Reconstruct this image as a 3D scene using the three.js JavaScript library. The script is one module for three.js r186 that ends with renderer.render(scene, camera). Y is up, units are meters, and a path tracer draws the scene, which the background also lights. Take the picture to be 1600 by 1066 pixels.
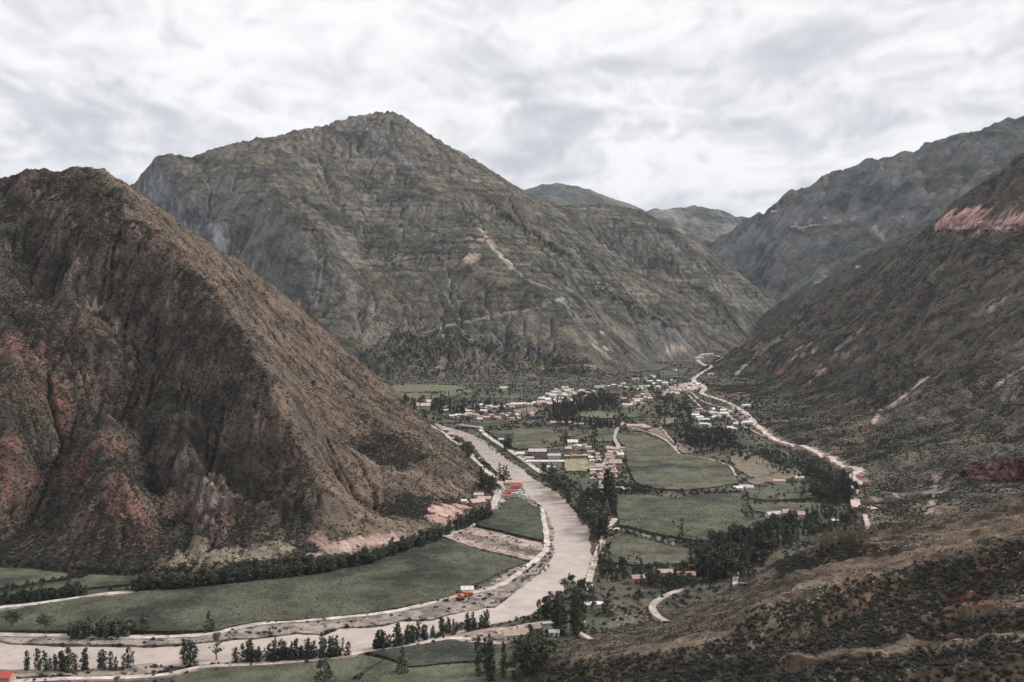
import * as THREE from 'three';
import { mergeGeometries } from 'three/addons/utils/BufferGeometryUtils.js';
import { createNoise2D, createNoise3D } from 'simplex-noise';

// ---------- camera, sky, sun, exposure ----------
const scene = new THREE.Scene();
const EYE = 200, FOCAL = 1555, PITCH = Math.atan(63 / 1555);
const camera = new THREE.PerspectiveCamera(2 * Math.atan(533 / FOCAL) * 180 / Math.PI, 1600 / 1066, 1, 60000);
camera.position.set(0, EYE, 0);
camera.rotation.set(-PITCH, 0, 0);
const renderer = new THREE.WebGLRenderer({ antialias: true });
renderer.toneMapping = THREE.LinearToneMapping;
renderer.toneMappingExposure = 1.12;
renderer.shadowMap.enabled = true;
const sun = new THREE.DirectionalLight(new THREE.Color(1, 0.95, 0.88), 2.8);
sun.position.set(3000, 2500, -2300);
sun.target.position.set(0, 0, -1500);
sun.castShadow = true; sun.shadow.radius = 24; sun.shadow.mapSize.set(2048, 2048);
Object.assign(sun.shadow.camera, { left: -3500, right: 3500, top: 3500, bottom: -3500, near: 1, far: 9000 });
scene.add(sun, sun.target);
scene.fog = new THREE.FogExp2(new THREE.Color(0.76, 0.86, 1.0), 0.00002);

// ---------- random numbers and noise ----------
let seedState = 7;
function seeded(s) { let a = s | 0; return () => { a = (a + 0x6d2b79f5) | 0; let t = Math.imul(a ^ (a >>> 15), 1 | a); t = (t + Math.imul(t ^ (t >>> 7), 61 | t)) ^ t; return ((t ^ (t >>> 14)) >>> 0) / 4294967296; }; }
const rnd = seeded(11), N2 = createNoise2D(seeded(5)), N3 = createNoise3D(seeded(9));
function fbm(x, z, oct = 4, gain = 0.5) { let s = 0, a = 1, f = 1, t = 0; for (let i = 0; i < oct; i++) { s += a * N2(x * f + i * 17.3, z * f - i * 9.1); t += a; a *= gain; f *= 2.03; } return s / t; }
function ridged(x, z, oct = 4) { let s = 0, a = 1, f = 1, t = 0; for (let i = 0; i < oct; i++) { s += a * (1 - Math.abs(N2(x * f + i * 7.7, z * f + i * 3.3))); t += a; a *= 0.5; f *= 2.1; } return s / t; }
const clamp = (v, a = 0, b = 1) => Math.min(b, Math.max(a, v)), mixn = (a, b, t) => a + (b - a) * t;
const smooth = (a, b, v) => { const t = clamp((v - a) / (b - a)); return t * t * (3 - 2 * t); };
const mix3 = (a, b, t) => [mixn(a[0], b[0], t), mixn(a[1], b[1], t), mixn(a[2], b[2], t)];
const R = (a, b) => a + (b - a) * rnd();

{ // overcast sky: layered stratocumulus seen in perspective
  const w = 4096, h = 1024, data = new Float32Array(w * h * 4);
  for (let j = 0; j < h; j++) {
    const el = ((j + 0.5) / h - 0.5) * Math.PI, y = Math.sin(el), c = Math.cos(el);
    for (let i = 0; i < w; i++) {
      const ph = ((i + 0.5) / w - 0.5) * 2 * Math.PI, x = Math.cos(ph) * c, z = Math.sin(ph) * c;
      let r = 0.72, g = 0.74, b = 0.78;
      if (y > 0) {
        const k = 1 / (y + 0.13), X = x * k, Z = z * k;
        const wx = fbm(X * 0.9 + 4, Z * 0.8, 3) * 0.35, wz = fbm(X * 0.9 - 9, Z * 0.8 + 3, 3) * 0.35;
        const big = fbm(X * 0.5 + wx * 0.5 + 2.3, Z * 0.42 + wz * 0.5, 3);
        const n = fbm(X * 1.5 + wx, Z * 1.15 + wz, 6, 0.56);
        const tuft = fbm(X * 5.1 + wx * 2, Z * 3.6 + wz * 2, 5, 0.6);
        const fine = fbm(X * 3.4 + wx * 1.5 + 11, Z * 2.4 + wz * 1.5, 6, 0.6);
        const bill = (1 - Math.abs(fbm(X * 3.3 + wx * 1.6 + 5, Z * 2.2 + wz * 1.6, 5, 0.55)) * 2.2) * (0.4 + 0.6 * smooth(-0.3, 0.3, n));   // puffs with edges
        const d = clamp(0.55 + 0.26 * n + 0.22 * big + 0.24 * fine + 0.12 * tuft + 0.2 * (bill - 0.25));
        const L = mixn(0.57, 0.93, smooth(0.12, 0.84, d));
        const cool = 1 - smooth(0.2, 0.75, d);
        r = L * (0.99 - 0.035 * cool); g = L * (0.992 - 0.014 * cool); b = L * (1.005 + 0.045 * cool);
      }
      const o = (j * w + i) * 4; data[o] = r; data[o + 1] = g; data[o + 2] = b; data[o + 3] = 1;
    }
  }
  const t = new THREE.DataTexture(data, w, h, THREE.RGBAFormat, THREE.FloatType);
  t.mapping = THREE.EquirectangularReflectionMapping; t.magFilter = THREE.LinearFilter; t.needsUpdate = true;
  scene.background = t; scene.environment = t;
}

// ---------- places: a point of the photograph at a known distance, or on the valley floor ----------
const floorY = (x, z) => { const d = -z - 1500; return d > 0 ? 0.012 * d * d / (d + 300) : 0; };
function ray(px, py) { const cx = (px - 800) / FOCAL, cy = (533 - py) / FOCAL, c = Math.cos(PITCH), s = Math.sin(PITCH); return [cx / (c + cy * s), (cy * c - s) / (c + cy * s)]; }
function P(px, py, D) { const [a, b] = ray(px, py); return [a * D, EYE + b * D, -D]; }
function G(px, py, dy = 0) { const [a, b] = ray(px, py); let D = 500; for (let i = 0; i < 30; i++) D = (floorY(0, -D) + dy - EYE) / Math.min(b, -0.02); return [a * D, floorY(0, -D) + dy, -D]; }
const pair = (s) => s.trim().split(/\s+/).map((t) => t.split(',').map(Number));   // "x,y x,y,z ..." to number lists
const pts3 = (s) => pair(s).map((a) => P(a[0], a[1], a[2]));
const ptsG = (s, dy = 0) => pair(s).map((a) => G(a[0], a[1], a[2] ?? dy));
function dense(line, step) { const out = []; for (let i = 0; i + 1 < line.length; i++) { const a = line[i], b = line[i + 1], n = Math.max(1, Math.round(Math.hypot(b[0] - a[0], b[1] - a[1], b[2] - a[2]) / step)); for (let k = 0; k < n; k++) out.push([0, 1, 2].map((c) => mixn(a[c], b[c], k / n))); } out.push(line[line.length - 1]); return out; }

// ---------- naming ----------
const taken = new Map();
function numbered(n) { const k = taken.get(n) ?? 0; taken.set(n, k + 1); return k ? n + '_' + String(k).padStart(3, '0') : n; }
function add(o, name, label, category, group, kind) { o.name = numbered(name); o.userData = {}; if (label) o.userData.label = label; if (category) o.userData.category = category; if (group) o.userData.group = group; if (kind) o.userData.kind = kind; o.traverse((c) => { c.castShadow = c.receiveShadow = true; }); scene.add(o); return o; }
function part(parent, name, geo, mat) { const m = new THREE.Mesh(geo, mat); m.name = name; m.castShadow = m.receiveShadow = true; parent.add(m); return m; }

// ---------- textures: grain only ----------
function tileNoise(size, cells, oct, seed, gain = 0.5) { // value noise that repeats
  const out = new Float32Array(size * size); let amp = 1, tot = 0, c = cells; const rr = seeded(seed);
  for (let o = 0; o < oct && c <= size; o++) {
    const g = new Float32Array(c * c).map(() => rr());
    for (let y = 0; y < size; y++) { const fy = y / size * c, y0 = Math.floor(fy), ty = fy - y0, sy = ty * ty * (3 - 2 * ty), a = (y0 % c) * c, b = ((y0 + 1) % c) * c;
      for (let x = 0; x < size; x++) { const fx = x / size * c, x0 = Math.floor(fx), tx = fx - x0, sx = tx * tx * (3 - 2 * tx), p = x0 % c, q = (x0 + 1) % c;
        out[y * size + x] += amp * mixn(mixn(g[a + p], g[a + q], sx), mixn(g[b + p], g[b + q], sx), sy); } }
    tot += amp; amp *= gain; c *= 2;
  }
  return out.map((v) => v / tot);
}
function tex(size, fn, srgb, rx = 1, ry = rx) {
  const d = new Uint8Array(size * size * 4);
  for (let i = 0; i < size * size; i++) { const c = fn(i, i % size, Math.floor(i / size)); d[i * 4] = clamp(c[0]) * 255; d[i * 4 + 1] = clamp(c[1]) * 255; d[i * 4 + 2] = clamp(c[2]) * 255; d[i * 4 + 3] = 255; }
  const t = new THREE.DataTexture(d, size, size); t.wrapS = t.wrapT = THREE.RepeatWrapping; t.magFilter = THREE.LinearFilter; t.minFilter = THREE.LinearMipmapLinearFilter; t.generateMipmaps = true; if (srgb) t.colorSpace = THREE.SRGBColorSpace; t.repeat.set(rx, ry); t.needsUpdate = true; return t;
}
const nA = tileNoise(1024, 8, 8, 21, 0.72), nB = tileNoise(1024, 16, 7, 22, 0.8), nC = tileNoise(1024, 4, 6, 23, 0.55);
const toSrgb = (v) => v <= 0.0031308 ? v * 12.92 : 1.055 * Math.pow(v, 1 / 2.4) - 0.055;
const contrast = (v, k) => clamp(0.5 + (v - 0.5) * k);
// grain multiplies the vertex colour: 1 is the colour itself
const soilGrain = (k, warm) => tex(1024, (i) => { const f = contrast(nA[i], k), g = contrast(nB[i], k), l = 0.34 + 0.62 * f + 0.34 * (g - 0.5); const s = contrast(nB[(i * 7 + 331) % nB.length], 2); return [toSrgb(l * (1 + warm * (s - 0.5))), toSrgb(l), toSrgb(l * (1 - warm * (s - 0.5)))]; }, true);
const grainSlope = soilGrain(3.0, 0.16), grainSoft = soilGrain(2.0, 0.1);
const bumpSlope = tex(1024, (i) => { const v = contrast(nA[i], 2.2); return [v, v, v]; });
const rep = (t, s) => { const c = t.clone(); c.repeat.set(s, s); c.needsUpdate = true; return c; };
function slopeMat(metres, bump, col = 0xffffff) { return new THREE.MeshStandardMaterial({ color: col, vertexColors: true, roughness: 1, map: rep(grainSlope, 1 / metres), bumpMap: rep(bumpSlope, 1 / metres), bumpScale: bump }); }
const GRAIN = 0.65;   // mean of the grain; vertex colours are divided by it

// ---------- height fields ----------
function solveTPS(pts) {
  const n = pts.length, m = n + 3, S = 1000, A = Array.from({ length: m }, () => new Float64Array(m + 1));
  const U = (r2) => r2 > 1e-12 ? 0.5 * r2 * Math.log(r2) : 0;
  const q = pts.map((p) => [p[0] / S, p[2] / S]);
  for (let i = 0; i < n; i++) { for (let j = 0; j < n; j++) A[i][j] = U((q[i][0] - q[j][0]) ** 2 + (q[i][1] - q[j][1]) ** 2); A[i][i] += 2e-5; A[i][n] = A[n][i] = 1; A[i][n + 1] = A[n + 1][i] = q[i][0]; A[i][n + 2] = A[n + 2][i] = q[i][1]; A[i][m] = pts[i][1]; }
  for (let c = 0; c < m; c++) { let b = c; for (let r = c + 1; r < m; r++) if (Math.abs(A[r][c]) > Math.abs(A[b][c])) b = r; [A[c], A[b]] = [A[b], A[c]]; const pv = A[c][c]; for (let r = c + 1; r < m; r++) { const f = A[r][c] / pv; if (f) for (let k = c; k <= m; k++) A[r][k] -= f * A[c][k]; } }
  const w = new Float64Array(m); for (let r = m - 1; r >= 0; r--) { let s = A[r][m]; for (let k = r + 1; k < m; k++) s -= A[r][k] * w[k]; w[r] = s / A[r][r]; }
  return (x, z) => { const X = x / S, Z = z / S; let s = w[n] + w[n + 1] * X + w[n + 2] * Z; for (let i = 0; i < n; i++) { const dx = X - q[i][0], dz = Z - q[i][1], r2 = dx * dx + dz * dz; if (r2 > 1e-12) s += w[i] * 0.5 * r2 * Math.log(r2); } return s; };
}
const fields = [];   // every height field built so far
class HeightField {
  constructor({ x0, x1, z0, z1, cell, pts, rough = 10, scale = 160, erode = 10, k = 0.02, keep, warp = 0 }) {
    Object.assign(this, { x0, z0, cell, nx: Math.round((x1 - x0) / cell) + 1, nz: Math.round((z1 - z0) / cell) + 1 });
    const { nx, nz } = this, h = this.h = new Float32Array(nx * nz), coarse = 4, cx = Math.ceil(nx / coarse) + 1, cz = Math.ceil(nz / coarse) + 1;
    const f = solveTPS(pts), big = new Float32Array(cx * cz);
    for (let j = 0; j < cz; j++) for (let i = 0; i < cx; i++) big[j * cx + i] = f(x0 + i * coarse * cell, z0 + j * coarse * cell);
    for (let j = 0; j < nz; j++) for (let i = 0; i < nx; i++) {
      const x = x0 + i * cell, z = z0 + j * cell, u = i / coarse, v = j / coarse, a = Math.floor(u), b = Math.floor(v), s = u - a, t = v - b, o = b * cx + a;
      const base = mixn(mixn(big[o], big[o + 1], s), mixn(big[o + cx], big[o + cx + 1], s), t);
      const wx = warp * fbm(x / 300, z / 300, 2), wz = warp * fbm(x / 300 + 9, z / 300 + 4, 2);
      const am = smooth(0, 50, base - floorY(x, z)) * 0.85 + 0.15;
      h[j * nx + i] = base + am * rough * (fbm((x + wx) / scale, (z + wz) / scale, 6, 0.52) * 0.75 + (ridged((x + wz) / scale / 0.8, (z + wx) / scale / 0.8, 4) - 0.62) * 1.1);
    }
    this.erode(erode, k);
    fields.push(this);
  }
  erode(n, k) { // water running down: cuts gullies where much ground drains
    const { nx, nz, h, cell } = this, N = nx * nz, order = new Uint32Array(N), rec = new Int32Array(N), A = this.flow = new Float32Array(N), nb = [-1, 1, -nx, nx, -nx - 1, -nx + 1, nx - 1, nx + 1], di = [1, 1, 1, 1, 1.414, 1.414, 1.414, 1.414];
    for (let it = 0; it < Math.max(1, n); it++) {
      const B = 4096; let lo = Infinity, hi = -Infinity; for (let i = 0; i < N; i++) { if (h[i] < lo) lo = h[i]; if (h[i] > hi) hi = h[i]; }
      const q = new Uint16Array(N), cnt = new Uint32Array(B + 1); for (let i = 0; i < N; i++) { q[i] = (hi - h[i]) / (hi - lo + 1e-6) * (B - 1); cnt[q[i] + 1]++; } for (let b = 0; b < B; b++) cnt[b + 1] += cnt[b]; for (let i = 0; i < N; i++) order[cnt[q[i]]++] = i;
      A.fill(1);
      for (let o = 0; o < N; o++) {
        const i = order[o], c = i % nx, r = (i / nx) | 0; rec[i] = -1; if (c === 0 || r === 0 || c === nx - 1 || r === nz - 1) continue;
        let best = 0, bi = -1; for (let m = 0; m < 8; m++) { const s = (h[i] - h[i + nb[m]]) / di[m]; if (s > best) { best = s; bi = i + nb[m]; } }
        rec[i] = bi; if (bi >= 0) A[bi] += A[i];
      }
      if (n === 0) break;
      for (let o = N - 1; o >= 0; o--) { const i = order[o], b = rec[i]; if (b < 0) continue; const d = h[i] - h[b]; if (d <= 0) continue; h[i] -= Math.min(0.45 * d, k * Math.sqrt(A[i] * cell) * d); }
      const g = h.slice(); for (let j = 1; j < nz - 1; j++) for (let i = 1; i < nx - 1; i++) { const o = j * nx + i, m = (g[o - 1] + g[o + 1] + g[o - nx] + g[o + nx]) / 4 - g[o]; h[o] += m * (m > 0 ? 0.1 : 0.04); }
    }
  }
  at(x, z, arr = this.h) { const u = (x - this.x0) / this.cell, v = (z - this.z0) / this.cell; if (u < 0 || v < 0 || u >= this.nx - 1 || v >= this.nz - 1) return -1e4; const a = u | 0, b = v | 0, s = u - a, t = v - b, o = b * this.nx + a; return mixn(mixn(arr[o], arr[o + 1], s), mixn(arr[o + this.nx], arr[o + this.nx + 1], s), t); }
  steep(x, z) { const c = this.cell; return Math.hypot(this.at(x + c, z) - this.at(x - c, z), this.at(x, z + c) - this.at(x, z - c)) / (2 * c); }
  reshape(fn) { const { nx, nz, x0, z0, cell, h } = this; for (let j = 0; j < nz; j++) for (let i = 0; i < nx; i++) { const o = j * nx + i; h[o] = fn(x0 + i * cell, h[o], z0 + j * cell, o); } }
  mesh(name, label, mat, colour, below = 4) {
    const { nx, nz, x0, z0, cell, h } = this, N = nx * nz, pos = new Float32Array(N * 3), col = new Float32Array(N * 3), uv = new Float32Array(N * 2), idx = [], ok = new Uint8Array(N), flow = this.flow;
    for (let j = 0; j < nz; j++) for (let i = 0; i < nx; i++) {
      const o = j * nx + i, x = x0 + i * cell, z = z0 + j * cell, y = h[o];
      pos[o * 3] = x; pos[o * 3 + 1] = y; pos[o * 3 + 2] = z; uv[o * 2] = x + y * 0.35; uv[o * 2 + 1] = z - y * 0.5;
      ok[o] = y > floorY(x, z) - below ? 1 : 0;
      if (!ok[o]) continue;
      const gx = i && i < nx - 1 ? (h[o + 1] - h[o - 1]) / (2 * cell) : 0, gz = j && j < nz - 1 ? (h[o + nx] - h[o - nx]) / (2 * cell) : 0;
      const c = colour(x, y, z, Math.hypot(gx, gz), Math.log2(flow[o] + 1), gx, gz);
      col[o * 3] = c[0] / GRAIN; col[o * 3 + 1] = c[1] / GRAIN; col[o * 3 + 2] = c[2] / GRAIN;
    }
    for (let j = 0; j < nz - 1; j++) for (let i = 0; i < nx - 1; i++) { const o = j * nx + i; if (!(ok[o] | ok[o + 1] | ok[o + nx] | ok[o + nx + 1])) continue; if ((i + j) & 1) idx.push(o, o + nx, o + 1, o + 1, o + nx, o + nx + 1); else idx.push(o, o + nx, o + nx + 1, o, o + nx + 1, o + 1); }
    const g = new THREE.BufferGeometry(); g.setAttribute('position', new THREE.BufferAttribute(pos, 3)); g.setAttribute('color', new THREE.BufferAttribute(col, 3)); g.setAttribute('uv', new THREE.BufferAttribute(uv, 2)); g.setIndex(idx); g.computeVertexNormals();
    return add(new THREE.Mesh(g, mat), name, label, 'mountain', null, 'structure');
  }
}
function ground(x, z) { let y = floorY(x, z); for (const f of fields) { const v = f.at(x, z); if (v > y) y = v; } return y; }
function hit(px, py, from = 150) { const [a, b] = ray(px, py); let D = from, last = from; while (D < 12000) { if (EYE + b * D < ground(a * D, -D)) break; last = D; D *= 1.006; } let lo = last, hi = D; for (let i = 0; i < 12; i++) { const m = (lo + hi) / 2; if (EYE + b * m < ground(a * m, -m)) hi = m; else lo = m; } return [a * hi, ground(a * hi, -hi), -hi]; }
const ptsH = (s, from) => pair(s).map((a) => hit(a[0], a[1], from));
// a mark of some matter on the ground: a line with a width in metres and a ragged outline
class Mark {
  constructor(line, r, colour, { rag = 0.5, size = null, hard = 0.25, cover = 1 } = {}) { Object.assign(this, { line: line.length > 1 ? line : [line[0], line[0]], r, colour, rag, size: size ?? r * 0.8, hard, cover }); const m = r * (1 + rag) + 4; this.box = [Math.min(...line.map((p) => p[0])) - m, Math.max(...line.map((p) => p[0])) + m, Math.min(...line.map((p) => p[2])) - m, Math.max(...line.map((p) => p[2])) + m, Math.min(...line.map((p) => p[1])) - m, Math.max(...line.map((p) => p[1])) + m]; }
  at(x, y, z) { const b = this.box; if (x < b[0] || x > b[1] || z < b[2] || z > b[3] || y < b[4] || y > b[5]) return 0; let d = Infinity; const L = this.line; for (let i = 0; i + 1 < L.length; i++) { const a = L[i], c = L[i + 1], ux = c[0] - a[0], uy = c[1] - a[1], uz = c[2] - a[2], l = ux * ux + uy * uy + uz * uz || 1, t = clamp(((x - a[0]) * ux + (y - a[1]) * uy + (z - a[2]) * uz) / l); d = Math.min(d, Math.hypot(x - a[0] - ux * t, y - a[1] - uy * t, z - a[2] - uz * t)); } const n = N3(x / this.size, y / this.size, z / this.size) * 0.6 + N3(x / this.size * 3, y / this.size * 3, z / this.size * 3) * 0.4; return this.cover * (1 - smooth(1 - this.hard, 1 + this.hard, d / this.r + this.rag * n)); }
}
const marked = (marks, x, y, z, c) => { for (const m of marks) { const t = m.at(x, y, z); if (t > 0) c = mix3(c, m.colour, t); } return c; };

// ---------- mountains ----------
function plane(a, b, c) { const M = [a, b, c].map((p) => [1, p[0], p[1], 1 / p[2]]); for (let i = 0; i < 3; i++) { let k = i; for (let r = i; r < 3; r++) if (Math.abs(M[r][i]) > Math.abs(M[k][i])) k = r; [M[i], M[k]] = [M[k], M[i]]; for (let r = 0; r < 3; r++) if (r !== i) { const f = M[r][i] / M[i][i]; for (let q = 0; q < 4; q++) M[r][q] -= f * M[i][q]; } } const w = M.map((r, i) => r[3] / r[i]); return (px, py) => 1 / (w[0] + w[1] * px + w[2] * py); }
const onPlane = (f, s) => pair(s).map((p) => P(p[0], p[1], f(p[0], p[1]) + (p[2] ?? 0)));
const low = (line, dx, dz, dy) => line.map((p) => [p[0] + dx, p[1] + dy, p[2] + dz]);

// colours of what the ground is made of
const DRY = [0.125, 0.098, 0.07], BROWN = [0.098, 0.067, 0.052], SHRUB = [0.046, 0.043, 0.033], GREEN = [0.07, 0.078, 0.048], OLIVE = [0.095, 0.092, 0.062],
  RED = [0.2, 0.085, 0.07], ROCK = [0.2, 0.168, 0.155], PINK = [0.42, 0.3, 0.265], GREY = [0.17, 0.172, 0.18], SLATE = [0.15, 0.162, 0.185], PALE = [0.4, 0.36, 0.33], TAN = [0.21, 0.175, 0.13];

// -- the steep brown mountain on the left
const faceL = plane([0, 890, 742], [480, 875, 772], [140, 265, 1250]);
const ridgeL = pts3('-260,215,1330 -160,255,1300 -60,285,1270 0,287,1255 34,273,1250 60,279,1245 87,282,1240 118,272,1245 144,266,1250 194,293,1300 250,326,1355 300,367,1420 353,398,1490 406,436,1570 456,486,1650 500,530,1740 560,585,1950 600,610,2140');
const spurL = onPlane(faceL, '150,275,-5 184,304,-25 212,357,-45 237,382,-50 250,414,-50 272,436,-52 300,464,-55 316,501,-55 347,543,-55 381,600,-55 419,646,-50 462,696,-42 487,746,-30 497,790,-18 502,835,-8');
const leftLand = new HeightField({ x0: -960, x1: 40, z0: -2350, z1: -690, cell: 2.5, rough: 10, scale: 75, erode: 8, k: 0.011, warp: 40, pts: [
  ...dense(ridgeL, 90), ...spurL,
  ...ptsG('600,611,3 640,646,5 690,673,6 715,706,7 745,738,7 766,752,6 752,777,6 715,799,6 650,829,6 560,850,5 500,874,5 420,884,4 250,890,4 190,893,4 120,890,4 60,884,4 0,880,4 -150,876,3 -300,872,3'),
  ...low(ptsG('640,646 715,706 790,760 650,838 500,888 250,903 120,904 0,893 -200,888'), 14, 16, -10),
  // gullies and buttresses of the shaded face
  ...onPlane(faceL, '31,325,24 50,414,29 87,470,32 131,520,32 187,552,27 205,620,23 212,665,23 234,712,23 259,774,21 300,827,13'),
  ...onPlane(faceL, '94,370,-17 106,420,-21 140,485,-23 180,522,-19 60,350,-6 10,400,-19 40,480,-15 94,535,-21 160,560,-11'),
  ...onPlane(faceL, '175,612,21 137,643,21 103,680,21 66,727,21 19,787,13'),
  ...onPlane(faceL, '30,620,-25 60,560,-24 20,700,-17 -60,600,-19 -60,760,-9'),
  ...onPlane(faceL, '178,650,-25 150,700,-23 185,705,-11 205,735,-25 222,775,-23 240,820,-15 120,740,-6 100,800,-8'),
  ...onPlane(faceL, '262,650,-17 282,700,-23 305,760,-25 330,805,-19 365,815,-17 345,690,4 330,740,9 400,770,6 360,640,-15 290,600,0 250,520,0 330,600,-21'),
  // the open slope that falls to the river
  ...pts3('480,600,1290 560,650,1230 640,690,1120 700,725,1020 650,740,980 715,757,1010 740,742,1070 560,720,1010 600,770,930 650,790,900 690,772,965 540,800,890 430,560,1290 380,500,1260 330,440,1290 560,760,925 300,400,1310 480,680,1080 690,700,1150 660,665,1380'),
  // its far side
  ...low(ridgeL.slice(2, 14), -160, -260, -130), ...low(ridgeL.slice(2, 12), -250, -560, -330), [-950, 250, -1000], [-950, 60, -760], [-960, 20, -2300], [-600, -10, -2330], [-300, -10, -2340],
] });

// -- the great mountain in the middle
const faceC = plane([600, 592, 2480], [960, 588, 2640], [600, 180, 4080]);
const ridgeC = pts3('60,330,3900 140,310,3800 210,290,3700 240,258,3620 260,252,3640 300,253,3720 330,240,3800 355,231,3850 390,235,3880 430,222,3920 470,209,3960 510,203,4010 545,190,4050 572,187,4070 600,180,4090 630,186,4090 655,204,4090 700,240,4110 760,277,4140 820,309,4180 860,322,4220 885,325,4240 920,319,4250 960,322,4250 1000,330,4240 1035,345,4210 1060,362,4190 1090,380,4160 1115,395,4120 1150,440,4030 1175,465,3960 1200,495,3880 1208,530,3800');
const ridgeHeights = dense(ridgeC, 260);
const middleLand = new HeightField({ x0: -1900, x1: 1300, z0: -4900, z1: -2250, cell: 5.4, rough: 16, scale: 170, erode: 7, k: 0.007, warp: 90, pts: [
  ...ridgeHeights, ...pts3('545,190,4050 600,180,4090 240,258,3620'),
  ...ptsG('380,592 480,596 600,592 700,590 800,589 880,590 960,587 1010,570 1060,556'), ...pts3('1110,556,3180 1150,548,3400 1190,545,3650'),
  ...low(ptsG('380,594 600,594 800,591 960,590 1060,560'), 0, 70, -25), ...low(pts3('1130,552,3250 1190,545,3650'), 60, 80, -40),
  // the blue crag that comes down on the left
  ...pts3('240,262,3560 290,320,3300 330,368,3130 380,402,2980 425,445,2860 470,492,2720 480,525,2600'),
  ...pts3('215,300,3560 255,345,3420 300,400,3240 350,440,3100 420,500,2850'),
  // spurs and gullies of the face
  ...onPlane(faceC, '640,240,-60 690,310,-90 740,370,-110 800,420,-110 875,466,-110 905,520,-80 940,560,-50 965,588,-20'),
  ...onPlane(faceC, '720,290,-20 800,345,30 870,400,60 930,450,110 1000,500,160 1060,530,260 700,330,-40 860,430,0 930,500,40'),
  ...onPlane(faceC, '800,320,-20 860,345,90 900,385,170 950,440,230 1000,475,330 1060,518,440'),
  ...pts3('960,380,4000 1000,420,3900 1060,450,3780 1100,490,3650 1140,520,3560 1060,400,4010 1120,450,3850 1165,500,3720'),
  ...onPlane(faceC, '560,240,20 540,300,40 480,330,-20 500,280,10 420,300,-60 400,360,-60 620,330,20 560,400,10 640,420,0 700,440,-30 760,480,-50 520,470,-30 600,500,0 700,520,-20 800,530,-30 560,550,0 850,560,-10 450,420,-60 460,540,0'),
  ...low(pts3('210,290,3700 355,231,3850 470,209,3960 600,180,4090 760,277,4140 920,319,4250 1060,362,4190'), 0, -420, -260), [-1800, 300, -4850], [0, 420, -4880], [1280, 60, -4600], [1290, 0, -3900], [-1900, 120, -2400], [-1100, 60, -2300], [1250, 0, -3000],
] });

// -- the slope on the right that the road skirts
const ridgeR = pts3('1900,60,1900 1750,150,2030 1680,195,2110 1600,245,2200 1540,285,2300 1490,320,2400 1460,350,2450 1400,392,2520 1350,425,2600 1290,460,2700 1240,491,2800 1180,531,2950 1120,560,3070');
const rightLand = new HeightField({ x0: 200, x1: 1500, z0: -3200, z1: -640, cell: 4.2, rough: 9, scale: 110, erode: 12, k: 0.014, warp: 50, pts: [
  ...dense(ridgeR, 130),
  ...ptsG('1115,568 1100,585 1092,600 1108,610 1140,630 1165,645,2 1182,664,3 1202,679,5 1231,692,7 1262,699,9 1300,713,12 1325,730,15 1344,738,18 1340,755,16 1345,785,14 1368,798,16 1362,830,10'),
  ...low(ptsG('1100,572 1080,595 1120,630 1165,662 1190,690 1240,715 1290,745 1318,770 1325,800 1330,840'), -25, 0, -16),
  ...pts3('1600,300,2050 1600,400,1800 1600,500,1550 1600,600,1300 1600,650,1150 1450,600,1480 1450,500,1850 1450,400,2200 1300,600,1950 1300,500,2480 1300,660,1620 1380,640,1520 1200,600,2350 1240,560,2350 1380,460,2280 1520,450,1850 1520,560,1550 1520,350,2180 1700,300,1960 1700,450,1600 1700,600,1230 1400,700,1240 1460,660,1310 1220,640,1880'),
  // benches, the red bluff and the ravine below it
  ...pts3('1600,690,1080 1540,703,1075 1480,708,1090 1600,712,1010 1520,725,1010 1500,738,1000 1600,748,960 1530,752,960 1440,745,1030 1400,745,1060 1420,780,930 1460,790,880 1540,775,900 1600,768,890 1400,820,860 1450,815,800 1700,700,1000 1700,760,900 1370,765,1020 1375,790,960'),
  ...low(ridgeR.slice(1, 12), 260, -260, -160), [1490, 700, -1900], [1490, 420, -1300], [1000, 180, -800], [560, 30, -660], [1400, 300, -800], [1490, 0, -3180], [260, -30, -700],
] });

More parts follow.
